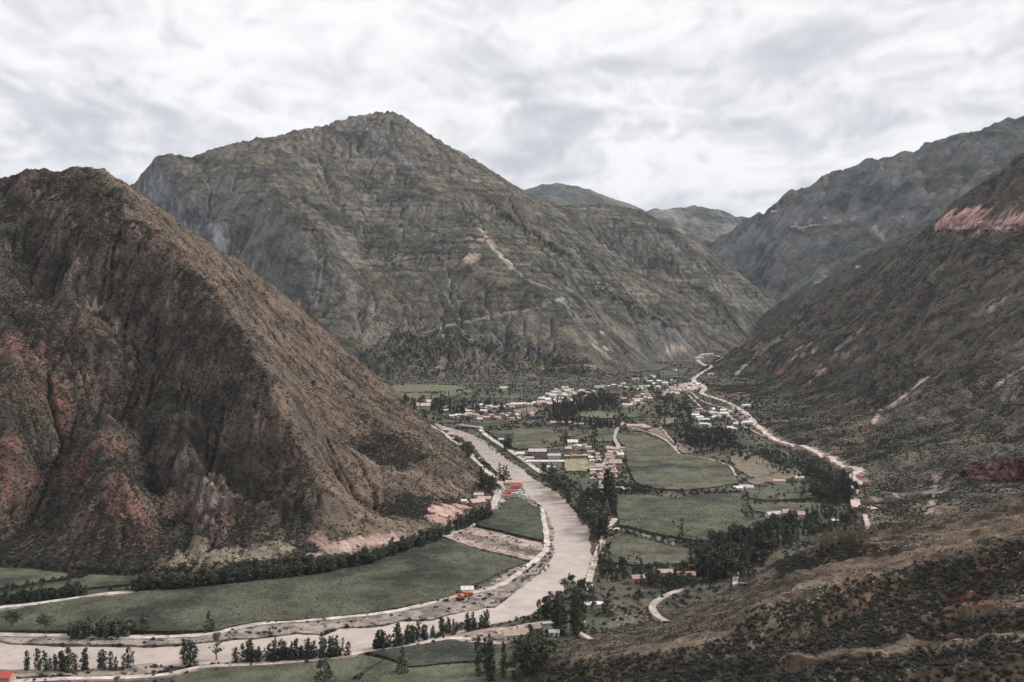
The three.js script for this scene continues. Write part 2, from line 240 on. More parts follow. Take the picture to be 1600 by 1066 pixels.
// -- the near hillside the photographer stands on
const nearLand = new HeightField({ x0: -60, x1: 640, z0: -760, z1: 40, cell: 1.55, rough: 5.5, scale: 50, erode: 8, k: 0.014, warp: 22, pts: [
  ...pts3('830,1066,508 900,1066,478 1000,1066,440 1100,1066,408 1200,1066,380 1300,1066,356 1400,1066,335 1500,1066,318 1600,1066,300 1750,1066,282'),
  ...pts3('815,1050,522 850,1025,545 900,1005,560 940,990,575 1000,978,590 1060,955,612 1110,935,628 1160,908,655 1200,890,662 1250,868,668 1350,838,655 1450,818,632 1530,798,612 1600,773,590 1750,725,560'),
  ...low(pts3('1060,955,612 1160,908,655 1250,868,668'), 10, -45, -18), ...low(pts3('1350,838,655 1450,818,632 1530,798,612 1600,773,590 1750,725,560'), 10, -60, -34), ...low(pts3('1350,838,655 1500,805,620 1600,773,590'), 0, -130, -62),
  ...low(pts3('815,1050,522 900,1005,560 1000,978,590 1110,935,628'), -25, -30, -12),
  ...pts3('880,1045,512 1000,1028,487 1100,1010,476 1200,968,494 1300,934,508 1400,900,518 1500,880,508 1600,860,498 1750,820,470'),
  ...pts3('1000,1046,474 1100,1036,462 1200,1006,468 1300,976,484 1400,946,490 1500,922,484 1600,897,473 1750,870,450'),
  ...pts3('1200,1030,425 1300,1008,432 1400,985,436 1500,955,440 1600,925,440 1350,1000,415 1450,1000,395 1550,985,385 1600,970,380 1300,1040,385 1400,1035,368 1500,1030,352 1600,1020,335'),
  ...pts3('1200,925,580 1300,880,585 1400,855,580 1500,830,565 1100,965,560 1000,1000,540 1600,805,555 1300,910,545'),
  ...pts3('1600,1120,235 1600,1190,150 1450,1130,255 1300,1130,275 1300,1210,170 1100,1120,335 1100,1210,210 950,1130,350 1750,1130,215'), [0, 196, 20], [60, 176, -50], [0, 120, -150], [0, 62, -270], [-20, 22, -390], [-30, -6, -480], [-55, 0, -340], [-55, 60, -180], [200, 168, -80], [420, 190, -150], [600, 230, -300], [620, 190, -520], [560, 60, -750], [-50, -15, -600], [-60, -15, -750], [60, -12, -720],
] });

// -- mountains further up the valley
const farFace = new HeightField({ x0: 700, x1: 4200, z0: -6600, z1: -3700, cell: 14, rough: 85, scale: 620, erode: 9, k: 0.007, warp: 150, pts: [
  ...dense(pts3('1040,420,5900 1100,388,5650 1160,346,5500 1230,311,5350 1300,281,5250 1360,259,5150 1420,241,5050 1480,214,5000 1510,207,5000 1545,216,5050 1570,200,5080 1592,184,5100 1640,180,5080 1720,150,5000 1850,120,4900 2000,80,4900'), 320),
  ...pts3('1130,440,5000 1160,480,4700 1195,505,4400 1220,490,4350 1300,440,4250 1400,395,4120 1500,330,4050 1650,260,3950 1250,420,4650 1330,380,4600 1420,340,4500 1500,290,4450 1600,250,4500 1230,370,5000 1330,320,4950 1440,280,4750 1180,400,5150 1750,200,4200 1900,160,4100'),
  ...low(pts3('1160,346,5500 1300,281,5250 1480,214,5000 1592,184,5100 1800,140,4950'), 100, -700, -350), [720, 60, -4200], [760, 80, -5200], [800, 150, -6500], [4100, 900, -6500], [4100, 800, -3900], [1600, 330, -3720], [2800, 750, -3750], [1000, 60, -3750],
] });
const greenSpur = new HeightField({ x0: 850, x1: 2300, z0: -4300, z1: -2900, cell: 9, rough: 16, scale: 220, erode: 6, k: 0.008, warp: 50, pts: [
  ...pts3('1560,300,3250 1500,330,3290 1450,352,3330 1420,362,3380 1380,380,3450 1340,402,3540 1300,428,3640 1262,445,3720 1230,464,3820 1205,488,3920 1190,510,3980'),
  ...pts3('1440,400,3150 1380,430,3250 1300,465,3420 1240,490,3600 1210,510,3700 1170,540,3600'), ...low(pts3('1560,300,3250 1450,352,3330 1340,402,3540 1230,464,3820'), 60, -230, -190), [880, 0, -4200], [900, 0, -3300], [2250, 700, -3000], [2250, 300, -4250], [1300, 120, -2950],
] });
const farHill = new HeightField({ x0: -900, x1: 3000, z0: -10600, z1: -7600, cell: 26, rough: 60, scale: 700, erode: 6, k: 0.006, warp: 120, pts: [
  ...pts3('660,345,9000 740,318,9000 820,297,9000 850,293,9000 885,290,9000 910,295,9000 935,305,9000 980,321,9000 1040,345,9000 1150,380,9000'), ...pts3('700,380,8000 800,360,8000 900,350,8000 960,360,8000 1050,390,8000 1150,420,8000'), [-800, 500, -10500], [600, 700, -10500], [2900, 300, -10400], [2900, 200, -7700], [-800, 300, -7700],
] });
const paleHill = new HeightField({ x0: 300, x1: 3600, z0: -8200, z1: -6300, cell: 20, rough: 60, scale: 520, erode: 6, k: 0.006, warp: 100, pts: [
  ...pts3('930,352,7400 975,337,7400 1020,329,7400 1050,326,7400 1080,325,7400 1110,331,7400 1150,341,7400 1200,352,7400 1300,360,7400 1500,360,7400'), ...pts3('950,400,6600 1020,395,6500 1080,390,6500 1120,395,6500 1200,410,6500 1060,350,7000'), [320, 400, -8100], [1500, 500, -8150], [3500, 500, -8100], [3500, 300, -6400],
] });

// ---------- matter on the slopes ----------
// fine relief of the slopes
const bankLines = ['870,1058 1000,1048 1100,1035 1160,1010 1230,990', '1180,990 1260,965 1330,945 1420,915 1500,893 1600,872', '1200,1010 1300,985 1380,968 1440,945 1520,915 1600,890', '1180,1040 1250,1015 1330,1005 1400,985 1470,975', '1300,990 1400,1000 1480,985 1560,980 1600,975', '1330,1045 1400,1040 1470,1030 1540,1022 1600,1018', '1200,1060 1300,1060 1420,1066 1600,1062', '1200,880 1240,890 1280,875 1330,862', '1480,925 1540,918 1600,912', '1000,1066 1100,1055 1200,1045', '1430,1066 1500,1058 1600,1050'];   // overgrown banks between the ledges of the near hillside
function sideOf(line, x, z) { let best = 1e9, side = 0; for (let i = 0; i + 1 < line.length; i++) { const a = line[i], b = line[i + 1], ux = b[0] - a[0], uz = b[2] - a[2], l = ux * ux + uz * uz, t = clamp(((x - a[0]) * ux + (z - a[2]) * uz) / l), d = Math.hypot(x - a[0] - ux * t, z - a[2] - uz * t); if (d < best) { best = d; side = ux * (z - a[2]) - uz * (x - a[0]); } } return side > 0 ? best : -best; }
{ const lines = bankLines.map((t) => dense(ptsH(t), 14)), drop = [5, 7, 4, 5, 4, 4, 5, 4, 3, 5, 3], wide = [8, 9, 6, 7, 6, 5, 6, 8, 4, 8, 5];
  nearLand.reshape((x, y, z) => { let v = y; lines.forEach((l, i) => { const a = l[0], b = l[l.length - 1]; if (x < a[0] - 30 || x > b[0] + 60) return; const e = smooth(a[0] - 25, a[0] + 15, x), s = sideOf(l, x, z) + 3 * N2(x / 14, z / 14); v -= e * drop[i] * clamp(s / wide[i], -1, 1) * Math.exp(-Math.max(0, Math.abs(s) - wide[i]) / 20) * 0.75; }); return v; }); }
leftLand.reshape((x, y, z) => y + smooth(4, 30, y - floorY(x, z)) * (5.5 * (ridged(x / 24 + 3, z / 24 + y / 60, 3) - 0.6) + 2.2 * fbm(x / 9, z / 9 + y / 12, 2)));
// ribs that run down the slope
const ribs = (x, z) => { const s = -0.43 * x - 0.9 * z + 40 * fbm(x / 260, z / 260, 2), t = -0.9 * x + 0.43 * z; return 24 * (ridged(s / 170, t / 900, 2) - 0.6) + 10 * (ridged(s / 62 + 5, t / 420, 2) - 0.6) + 2.5 * (ridged(s / 21, t / 130, 2) - 0.6); };
rightLand.reshape((x, y, z) => y + smooth(8, 70, y - floorY(x, z)) * ribs(x, z) + smooth(4, 30, y - floorY(x, z)) * 2 * fbm(x / 13, z / 13, 2));
const terraced = (x, y, z) => smooth(-0.25, 0.35, fbm(x / 420 + 2, z / 420, 2) + 0.35) * smooth(60, 140, y) * (1 - smooth(620, 780, y));
const scarp = pts3('225,262,3600 240,262,3560 290,320,3300 330,368,3130 380,402,2980 425,445,2860 470,492,2720'); // the edge above the blue crag
function besideScarp(x, z) { let best = 1e9, side = 0; for (let i = 0; i + 1 < scarp.length; i++) { const a = scarp[i], b = scarp[i + 1], ux = b[0] - a[0], uz = b[2] - a[2], l = ux * ux + uz * uz, t = clamp(((x - a[0]) * ux + (z - a[2]) * uz) / l), d = Math.hypot(x - a[0] - ux * t, z - a[2] - uz * t); if (d < best) { best = d; side = ux * (z - a[2]) - uz * (x - a[0]); } } return side > 0 ? best : -best; }
middleLand.reshape((x, y0, z) => { const q = besideScarp(x, z) + 14 * N2(x / 40, z / 40), y = y0 + (q < 0 ? smooth(160, 0, -q) * 16 : -62 * smooth(0, 34, q) * (1 - smooth(120, 330, q)) + 16 * (1 - smooth(0, 14, q))); let v = y + smooth(560, 880, y) * 34 * (ridged(x / 66, z / 66, 4) - 0.6) + 4 * (ridged(x / 38 + 7, z / 38, 2) - 0.6); const t = terraced(x, y, z); if (t > 0.02) { const st = 19, p = (y + 8 * fbm(x / 160, z / 160, 2)) / st, fr = p - Math.floor(p); v += t * st * 0.42 * (smooth(0.15, 0.9, fr) - fr); } return v; });
const H1 = (s, r, c, o) => new Mark(ptsH(s), r, c, o), spots = (s, r, c, o) => pair(s).map((p) => new Mark([hit(p[0], p[1])], p[2] ?? r, c, o));
const outcropsL = [ // bare rock: raised and broken as well as coloured
  ...spots('90,372,11.5 95,360,6.5 112,400,7.9 118,420,11.5 130,440,8.6 140,478,10.8 150,490,6.5 184,517,7.9 178,508,5.8 62,300,8.6 30,285,6.5 205,362,7.2 233,400,7.9 241,412,6.5 228,390,5.8 182,305,5.8 205,575,7.2 282,720,10.1 280,700,6.5 275,735,6.5 322,770,11.5 335,790,10.1 330,820,10.1 312,800,7.2 345,760,5.0 400,660,9.4 385,630,6.5 415,675,6.5 385,640,5.8 440,725,5.8 455,720,6.5 480,780,6.5 310,855,5.8 340,840,6.5 290,500,5.0 270,455,5.0 258,445,4.3 262,480,4.3 285,520,5.8 350,560,4.3 375,600,5.0 130,590,5.0 220,640,4.3 15,560,3.6 36,345,6.5 45,310,5.8 160,305,3.6 195,330,3.6', 9, ROCK, { rag: 1.0, size: 7, hard: 0.2 }),
];
const redL = [...spots('8,530,13.5 20,545,12.0 70,545,11.2 74,560,7.5 85,605,10.5 90,630,11.2 92,655,8.2 95,670,6.0 10,690,10.5 8,730,10.5 118,735,9.8 126,725,6.8 140,745,6.8 55,745,6.0 5,770,7.5 40,525,7.5 180,745,6.0 190,700,6.8 205,790,13.5 215,835,12.8 228,850,9.0 170,700,7.5 185,780,7.5', 12, RED, { rag: 1.4, size: 6, hard: 0.25, cover: 0.5 })];
const scarL = [H1('505,855 540,850 570,846 600,842 628,836', 5, [0.36, 0.25, 0.215], { rag: 1.0, size: 6 }), H1('490,868 520,862 545,857', 4, [0.36, 0.26, 0.22], { rag: 1.0, size: 5 }), ...spots('500,845,8 690,800,13 700,790,9 680,810,10 712,798,8 735,785,6 775,770,5 700,815,8 720,790,8', 8, [0.45, 0.29, 0.25], { rag: 0.5, size: 9 }), ...spots('270,876,10 300,872,14 335,874,13 370,868,12 410,862,12 440,856,10 560,806,3 705,756,6 735,752,9 715,765,8', 10, TAN, { rag: 0.6, size: 8, cover: 0.85 })];
const cragL = H1('300,390 365,470 430,560 520,640', 3, BROWN, { rag: 0.6 });
leftLand.reshape((x, y, z) => { let m = 0; for (const o of outcropsL) m = Math.max(m, o.at(x, y, z)); return m > 0 ? y + m * (3 + 5.5 * ridged(x / 9, z / 9, 3) + 2.6 * Math.sign(fbm(x / 5 + y / 7, z / 5, 2))) : y; });
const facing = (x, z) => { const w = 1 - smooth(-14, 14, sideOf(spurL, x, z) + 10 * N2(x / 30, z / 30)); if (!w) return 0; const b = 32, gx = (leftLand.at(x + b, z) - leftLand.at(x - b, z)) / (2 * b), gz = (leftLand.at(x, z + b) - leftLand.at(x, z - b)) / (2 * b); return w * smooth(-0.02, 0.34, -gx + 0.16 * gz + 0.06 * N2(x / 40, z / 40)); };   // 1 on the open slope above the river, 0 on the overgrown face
const earth = (x, z, y = 0) => fbm(x / 130 + y / 90, z / 130 - y / 90, 4);
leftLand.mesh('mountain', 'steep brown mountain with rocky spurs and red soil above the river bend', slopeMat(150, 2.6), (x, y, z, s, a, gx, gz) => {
  const n = earth(x, z, y), f = fbm(x / 18, z / 18, 3), east = facing(x, z);
  let c = mix3(SHRUB, BROWN, smooth(-0.5, 0.6, n + f * 0.4 - (a - 4) * 0.09));
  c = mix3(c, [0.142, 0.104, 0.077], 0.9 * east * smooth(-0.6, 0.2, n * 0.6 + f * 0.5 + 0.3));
  c = mix3(c, [0.13, 0.104, 0.09], 0.5 * smooth(1.3, 2.0, s + 0.25 * f) * smooth(-0.2, 0.3, fbm(x / 11 + 5, z / 11 + y / 13, 3)));
  c = marked(redL, x, y, z, c); for (const o of outcropsL) { const t = o.at(x, y, z); if (t) c = mix3(c, mix3([0.1, 0.072, 0.062], [0.28, 0.215, 0.195], smooth(-0.3, 0.4, fbm(x / 5, z / 5 + y / 4, 3))), t * 0.9); }
  return marked(scarL, x, y, z, c);
});

const marksC = [
  ...spots('735,372,14 742,385,16 750,375,12 735,405,22 745,400,14 728,402,10', 14, PINK, { rag: 0.8, size: 22, cover: 0.8 }), H1('752,360 770,385 790,405 800,418', 10, [0.42, 0.33, 0.3], { rag: 1.1, size: 14, cover: 0.8 }), H1('800,418 830,440 860,452', 3.5, PALE, { rag: 0.7, cover: 0.6 }),
  H1('878,470 890,485 905,503 920,525 935,545 950,560', 11, [0.27, 0.24, 0.215], { rag: 1.2, size: 16, cover: 0.6 }), ...spots('877,467,10 940,520,8 948,545,9', 9, PALE, { rag: 0.5 }),
  H1('665,520 700,508 740,500 790,490 840,482 876,468', 5, [0.3, 0.265, 0.23], { rag: 0.4, cover: 0.85 }), H1('690,523 740,532 790,541', 4, [0.27, 0.25, 0.21], { rag: 0.5, cover: 0.7 }), H1('560,572 640,573 720,575', 4, [0.26, 0.24, 0.21], { rag: 0.5, cover: 0.7 }), H1('850,577 880,574 930,572', 5, [0.3, 0.26, 0.23], { rag: 0.6, cover: 0.8 }),
  ...spots('1055,545,16 1045,548,12 1068,545,12', 12, [0.36, 0.3, 0.25], { rag: 0.6, size: 18, cover: 0.8 }), ...spots('885,402,7 945,383,8 950,382,5', 8, [0.45, 0.38, 0.36], { rag: 0.5, cover: 0.8 }), H1('975,458 1020,460', 5, [0.27, 0.2, 0.17], { rag: 0.6, cover: 0.7 }), H1('905,384 945,383', 4, [0.26, 0.18, 0.15], { rag: 0.6, cover: 0.7 }),
  ...spots('538,415,12 580,418,8 465,475,10 463,490,8 488,465,9 352,395,10 372,395,9', 9, PINK, { rag: 0.6, size: 12, cover: 0.8 }), ...spots('538,470,4 700,545,9 745,555,7', 9, TAN, { rag: 0.5 }),
];
const fallowC = [...spots('760,432,45 790,440,30 610,465,30 600,515,35 660,515,40 880,412,30 925,370,35 1020,430,38 940,385,25 1010,440,22 690,455,25 640,470,26 545,413,24 600,465,22 720,470,22 575,430,22 470,345,40 500,360,34 440,320,26 540,372,30 780,505,26', 28, [0.165, 0.14, 0.1], { rag: 0.8, size: 40, cover: 0.55 })];
const cragC = [H1('228,275 250,295 275,320', 34, SLATE, { rag: 0.5, size: 30, cover: 0.9 }), H1('270,318 300,345 325,365', 44, SLATE, { rag: 0.5, size: 30, cover: 0.92 }), H1('325,360 350,385 375,400', 30, SLATE, { rag: 0.5, size: 26, cover: 0.9 }), H1('545,190 575,205 600,225 620,245 640,262', 15, GREY, { rag: 0.8, size: 22 }), H1('470,210 505,205', 12, GREY, { rag: 0.8, size: 18 }), H1('628,190 655,207', 11, GREY, { rag: 0.8, size: 18 }), ...spots('575,240,26 560,252,22 590,232,18 580,270,16 615,280,20 650,300,22 640,345,26 670,370,28 700,340,30 720,360,26 690,385,20 600,300,16 560,300,18 660,330,20 1020,355,30 1060,390,30 1090,420,34 1120,450,34 1150,480,30 1100,400,20 1140,510,24', 20, [0.15, 0.145, 0.142], { rag: 0.9, size: 30, cover: 0.7 }), H1('395,410 430,450 460,490', 12, [0.2, 0.18, 0.175], { rag: 0.7, size: 20 })];
const hedgeC = [H1('755,305 800,345 850,375 890,400', 16, [0.045, 0.048, 0.036], { rag: 0.7, size: 20 }), H1('885,365 905,385 935,430 950,455 975,470 1010,490 1050,512', 9, [0.04, 0.043, 0.033], { rag: 0.6, size: 14 }), H1('760,330 800,370 830,405 870,430 900,450', 6, [0.05, 0.052, 0.038], { rag: 0.6 }), H1('730,330 770,380 800,410 820,430', 5, [0.05, 0.052, 0.038], { rag: 0.6 }), H1('985,405 970,440 965,465', 5, [0.05, 0.05, 0.037], { rag: 0.6 }), H1('1060,420 1045,470 1060,515', 6, [0.05, 0.05, 0.037], { rag: 0.6 })];
middleLand.reshape((x, y, z) => { let m = 0; for (const o of cragC) m = Math.max(m, o.at(x, y, z)); const q = besideScarp(x, z) + 14 * N2(x / 40, z / 40); m = Math.max(m, smooth(0, 14, q) * (1 - smooth(90, 170, q))); return m > 0 ? y + m * (4 + 13 * (ridged(x / 30 + y / 60, z / 30, 4) - 0.5) + 5 * Math.sign(fbm(x / 16, z / 16 + y / 20, 2))) : y; });
middleLand.mesh('mountain', 'great terraced mountain with a rocky summit rising behind the valley', slopeMat(420, 7), (x, y, z, s, a, gx) => {
  const n = fbm(x / 260 + y / 200, z / 260, 4), f = fbm(x / 40, z / 40 + y / 40, 3);
  let c = mix3([0.074, 0.068, 0.05], [0.13, 0.106, 0.08], smooth(-0.35, 0.4, n + 0.6 * f));
  c = mix3(c, [0.15, 0.124, 0.091], 0.75 * smooth(-0.2, 0.5, n * 0.5 + f * 0.5 - 0.1 + smooth(450, 900, y) * 0.3));
  c = mix3(c, SHRUB, 0.75 * smooth(0.0, 0.5, -n + 0.3 * f + (a - 5) * 0.06 - smooth(350, 800, y) * 0.3));
  const t = terraced(x, y, z); if (t > 0.05) { const q = (y + 8 * fbm(x / 160, z / 160, 2)) / 19, fr = q - Math.floor(q), cell = N2(Math.floor(q) * 3.7, Math.floor((x + z * 0.4 + 40 * N2(Math.floor(q), 4)) / 85) * 1.7); c = mix3(c, cell > 0.25 ? [0.175, 0.146, 0.104] : cell < -0.35 ? [0.062, 0.07, 0.045] : c, 0.65 * t); if (fr < 0.26) c = mix3(c, [0.036, 0.038, 0.028], 0.85 * t * smooth(-0.5, 0.0, f + 0.2)); }
  c = mix3(c, [0.15, 0.143, 0.135], 0.75 * smooth(0.95, 1.4, s + 0.2 * f));
  c = marked(fallowC, x, y, z, c);
  for (const o of cragC) { const w = o.at(x, y, z); if (w) c = mix3(c, mix3(mix3(o.colour, [0.08, 0.08, 0.08], 0.4), mix3(o.colour, [0.36, 0.35, 0.35], 0.45), smooth(-0.4, 0.5, fbm(x / 18, z / 18 + y / 14, 3))), w); }
  const q = besideScarp(x, z) + 14 * N2(x / 40, z / 40), w = smooth(0, 10, q) * (1 - smooth(80, 150, q + 30 * f)); if (w) c = mix3(c, mix3([0.1, 0.107, 0.122], [0.3, 0.31, 0.33], smooth(-0.3, 0.6, fbm(x / 20, z / 20 + y / 12, 4))), 0.92 * w);
  c = marked(hedgeC, x, y, z, c); return marked(marksC, x, y, z, c);
});

const marksR = [
  ...spots('1465,350,11 1475,352,12 1487,350,12 1500,350,10 1515,349,10 1530,348,9 1545,349,10 1560,348,9 1575,349,10 1590,348,10 1610,347,10 1630,346,10 1490,342,8 1505,344,8', 11, [0.36, 0.185, 0.165], { rag: 0.45, size: 10, cover: 0.95 }), H1('1462,357 1500,357 1560,357 1600,356 1660,355', 4.5, [0.5, 0.4, 0.38], { rag: 0.3 }), H1('1530,360 1522,368', 4, [0.4, 0.28, 0.26]), ...spots('1458,352,8 1462,362,6', 8, PINK, { rag: 0.5 }),
  ...spots('1250,545,11 1262,540,12 1272,548,9 1255,555,9 1280,575,8 1240,560,7', 9, PINK, { rag: 0.9, size: 9, cover: 0.85 }), ...spots('1330,530,12 1345,520,12 1355,510,9 1310,545,12 1320,560,14 1300,570,13 1335,548,10 1290,580,10 1305,555,9 1360,505,7', 11, [0.28, 0.22, 0.205], { rag: 1.2, size: 6, cover: 0.8 }),
  H1('1215,580 1225,578 1235,579', 6, RED, { rag: 0.6 }), H1('1215,583 1240,583 1280,581', 3, PINK, { rag: 0.4, cover: 0.8 }), H1('1290,575 1275,590 1265,598', 3.5, PINK, { rag: 0.5, cover: 0.9 }), H1('1240,584 1220,600 1205,610', 3, TAN, { rag: 0.5, cover: 0.7 }),
  H1('1448,592 1430,605 1410,620 1395,632 1378,643', 6, [0.46, 0.33, 0.3], { rag: 0.5, size: 8 }), H1('1378,643 1368,655 1365,662', 3, PINK, { rag: 0.6 }), H1('1362,640 1378,643', 3, PINK), H1('1600,572 1575,590 1560,603', 4, [0.3, 0.25, 0.23], { rag: 0.6, cover: 0.8 }), H1('1600,425 1560,460 1530,490 1515,505', 7, [0.2, 0.14, 0.125], { rag: 0.8, cover: 0.7 }), H1('1570,465 1550,480 1545,490', 3.5, PINK, { rag: 0.7, cover: 0.8 }), H1('1470,545 1430,590 1400,620', 7, [0.16, 0.105, 0.085], { rag: 0.8, cover: 0.6 }),
  ...spots('1130,620,9 1142,618,12 1155,614,12 1165,618,10 1150,624,9 1125,612,5', 9, [0.3, 0.18, 0.15], { rag: 0.5, cover: 0.9 }), ...spots('1135,603,12 1130,595,9 1120,598,7', 9, [0.2, 0.17, 0.12], { rag: 0.5 }), ...spots('1120,565,13 1128,560,10 1112,568,9 1105,570,9 1128,550,8', 9, [0.42, 0.31, 0.28], { rag: 0.5 }),
  H1('1262,500 1230,525 1205,540 1185,552 1165,570', 6, [0.24, 0.22, 0.17], { rag: 0.6, cover: 0.75 }), H1('1165,570 1150,585', 4, PALE, { rag: 0.5, cover: 0.8 }),
  ...spots('1465,425,18 1455,430,14', 15, [0.14, 0.125, 0.085], { rag: 0.6, cover: 0.7 }), ...spots('1522,455,4', 4, PALE),
  H1('1150,637 1185,668 1226,694 1270,702 1300,716 1322,730 1344,740', 6.5, [0.36, 0.26, 0.225], { rag: 0.9, size: 7 }), ...spots('1300,705,6 1306,700,5', 5, [0.3, 0.16, 0.13], { rag: 0.5 }), ...spots('1350,790,4 1362,787,6 1370,785,5 1376,790,4 1342,768,3 1345,775,3', 5, [0.3, 0.22, 0.195], { rag: 1, size: 5 }), ...spots('1350,750,7 1340,742,5', 6, [0.24, 0.13, 0.1], { rag: 0.5 }),
  H1('1464,745 1460,765 1455,785 1457,800', 2.6, [0.3, 0.23, 0.22], { rag: 1.2, size: 4 }), ...spots('1470,770,6 1480,765,5 1448,770,5', 5, [0.3, 0.22, 0.21], { rag: 0.9, size: 5 }), H1('1378,762 1395,770 1402,778', 1.8, PALE, { rag: 0.6, cover: 0.7 }), ...spots('1490,716,7 1485,720,5 1560,775,5', 5, RED, { rag: 0.7, cover: 0.8 }),
];
rightLand.mesh('mountain', 'dark scrubby slope with a pink road cut above the winding valley road', slopeMat(210, 3.5), (x, y, z, s, a, gx, gz) => {
  const n = fbm(x / 170 + y / 120, z / 170, 4), f = fbm(x / 24, z / 24, 3);
  let c = mix3([0.062, 0.058, 0.043], [0.118, 0.096, 0.07], smooth(-0.4, 0.5, n + f * 0.5 - (a - 4) * 0.08));
  c = mix3(c, [0.072, 0.072, 0.05], 0.6 * smooth(0.0, 0.5, fbm(x / 90 - 7, z / 90, 3)));
  c = mix3(c, [0.115, 0.1, 0.072], 0.6 * smooth(0.1, 0.6, fbm(x / 60 + 3, z / 240 - y / 160, 3)) * smooth(40, 120, y));
  c = mix3(c, [0.15, 0.125, 0.115], 0.6 * smooth(1.0, 1.5, s));
  return marked(marksR, x, y, z, c);
});

const redNear = [...spots('1510,940,7 1522,942,8 1535,943,6 1550,945,5 1500,945,4 1575,945,5 1490,950,4', 6, [0.15, 0.06, 0.042], { rag: 0.5, size: 5, cover: 0.9 }), ...spots('1490,990,5 1495,998,4 1228,970,3 1243,998,3 1530,885,4 1320,1003,3', 4, [0.17, 0.08, 0.06], { rag: 0.6, cover: 0.7 })];
const bareNear = [H1('1300,905 1360,885 1420,868 1500,845 1600,815', 30, [0.15, 0.102, 0.069], { rag: 0.5, size: 26, cover: 0.9 }), H1('920,1030 1000,1018 1100,1000 1180,960 1250,935', 14, [0.135, 0.1, 0.07], { rag: 0.6, size: 18, cover: 0.85 }), H1('1180,995 1250,968', 4, TAN, { rag: 0.7, cover: 0.5 }), H1('1380,985 1450,967 1520,957 1600,950', 6, [0.14, 0.104, 0.073], { rag: 0.5, cover: 0.9 }), H1('1230,1040 1290,1030 1360,1018 1440,1010 1600,1002', 8, [0.138, 0.101, 0.071], { rag: 0.5, size: 9, cover: 0.9 }), H1('1320,1056 1420,1046 1500,1042 1590,1042', 6, [0.14, 0.105, 0.075], { rag: 0.5, cover: 0.9 }), ...spots('1330,900,12 1310,880,8 1250,915,9 1215,940,9', 8, [0.16, 0.125, 0.09], { rag: 0.9, size: 5, cover: 0.6 })];
nearLand.mesh('hillside', 'near brown hillside with grassy terraces and overgrown gullies', slopeMat(75, 1.1), (x, y, z, s, a) => {
  const n = fbm(x / 46, z / 46, 4), f = fbm(x / 7, z / 7, 3);
  let c = mix3([0.064, 0.051, 0.037], [0.105, 0.077, 0.054], smooth(-0.45, 0.45, n + 0.5 * f - (a - 5) * 0.05));
  c = mix3(c, [0.115, 0.083, 0.058], 0.5 * smooth(0.1, 0.6, fbm(x / 20 + 8, z / 20, 4)));
  c = marked(bareNear, x, y, z, c); return marked(redNear, x, y, z, c);
});
const marksF = [...spots('1245,352,16 1265,350,20 1255,357,16 1290,345,14', 16, [0.42, 0.36, 0.33], { rag: 1, size: 20, cover: 0.7 }), H1('1365,355 1375,365 1384,375', 13, [0.36, 0.3, 0.29], { rag: 0.6, size: 25, cover: 0.9 }), ...spots('1330,345,30 1345,342,24 1420,345,34 1415,335,20 1395,345,24 1310,345,20', 26, [0.26, 0.25, 0.25], { rag: 0.9, size: 34, cover: 0.7 }), ...spots('1205,480,30 1215,485,30 1225,478,22 1200,488,20', 24, [0.38, 0.33, 0.32], { rag: 0.8, size: 26, cover: 0.8 }), ...spots('1470,262,50 1440,275,40 1500,250,44 1460,285,40 1480,300,40', 44, [0.17, 0.14, 0.085], { rag: 0.8, size: 70, cover: 0.7 }), H1('1215,329 1245,326', 14, [0.17, 0.15, 0.11], { rag: 0.6 })];
farFace.mesh('mountain', 'grey-green mountain with a hamlet shelf beyond the right slope', slopeMat(1000, 18), (x, y, z, s, a) => {
  const n = fbm(x / 500 + y / 300, z / 500, 4), f = fbm(x / 80, z / 80, 3);
  let c = mix3([0.062, 0.066, 0.054], [0.1, 0.096, 0.08], smooth(-0.4, 0.5, n + 0.5 * f)); c = mix3(c, [0.15, 0.15, 0.152], 0.8 * smooth(0.8, 1.3, s + 0.2 * f)); return marked(marksF, x, y, z, c);
});
const greenPatch = new Mark(ptsH('1270,450 1300,438 1330,424'), 34, GREEN, { rag: 0.5, size: 50 });
greenSpur.mesh('mountain', 'small green terraced spur in the side valley behind the right slope', slopeMat(500, 6), (x, y, z, s) => { const n = fbm(x / 160, z / 160 + y / 90, 4), q = (y + 10 * n) / 16, fr = q - Math.floor(q); let c = mix3(mix3([0.052, 0.052, 0.04], [0.085, 0.076, 0.057], smooth(-0.3, 0.4, n)), [0.075, 0.09, 0.052], greenPatch.at(x, y, z)); if (N2(Math.floor(q) * 2.3, Math.floor(x / 70)) > 0.5) c = mix3(c, [0.12, 0.115, 0.08], 0.4); return fr < 0.25 ? [0.045, 0.05, 0.038] : c; });
farHill.mesh('far_hill', 'blue-grey rounded hill farthest off behind the mountain shoulder', slopeMat(1500, 25), (x, y, z, s) => mix3([0.06, 0.068, 0.064], [0.12, 0.115, 0.1], smooth(-0.3, 0.4, fbm(x / 700, z / 700, 4))), 1e5);
paleHill.mesh('far_hill', 'pale folded hill seen in the gap of the valley', slopeMat(1200, 20), (x, y, z, s) => mix3([0.085, 0.09, 0.082], [0.2, 0.19, 0.17], smooth(-0.3, 0.4, fbm(x / 420, z / 420, 5))), 1e5);

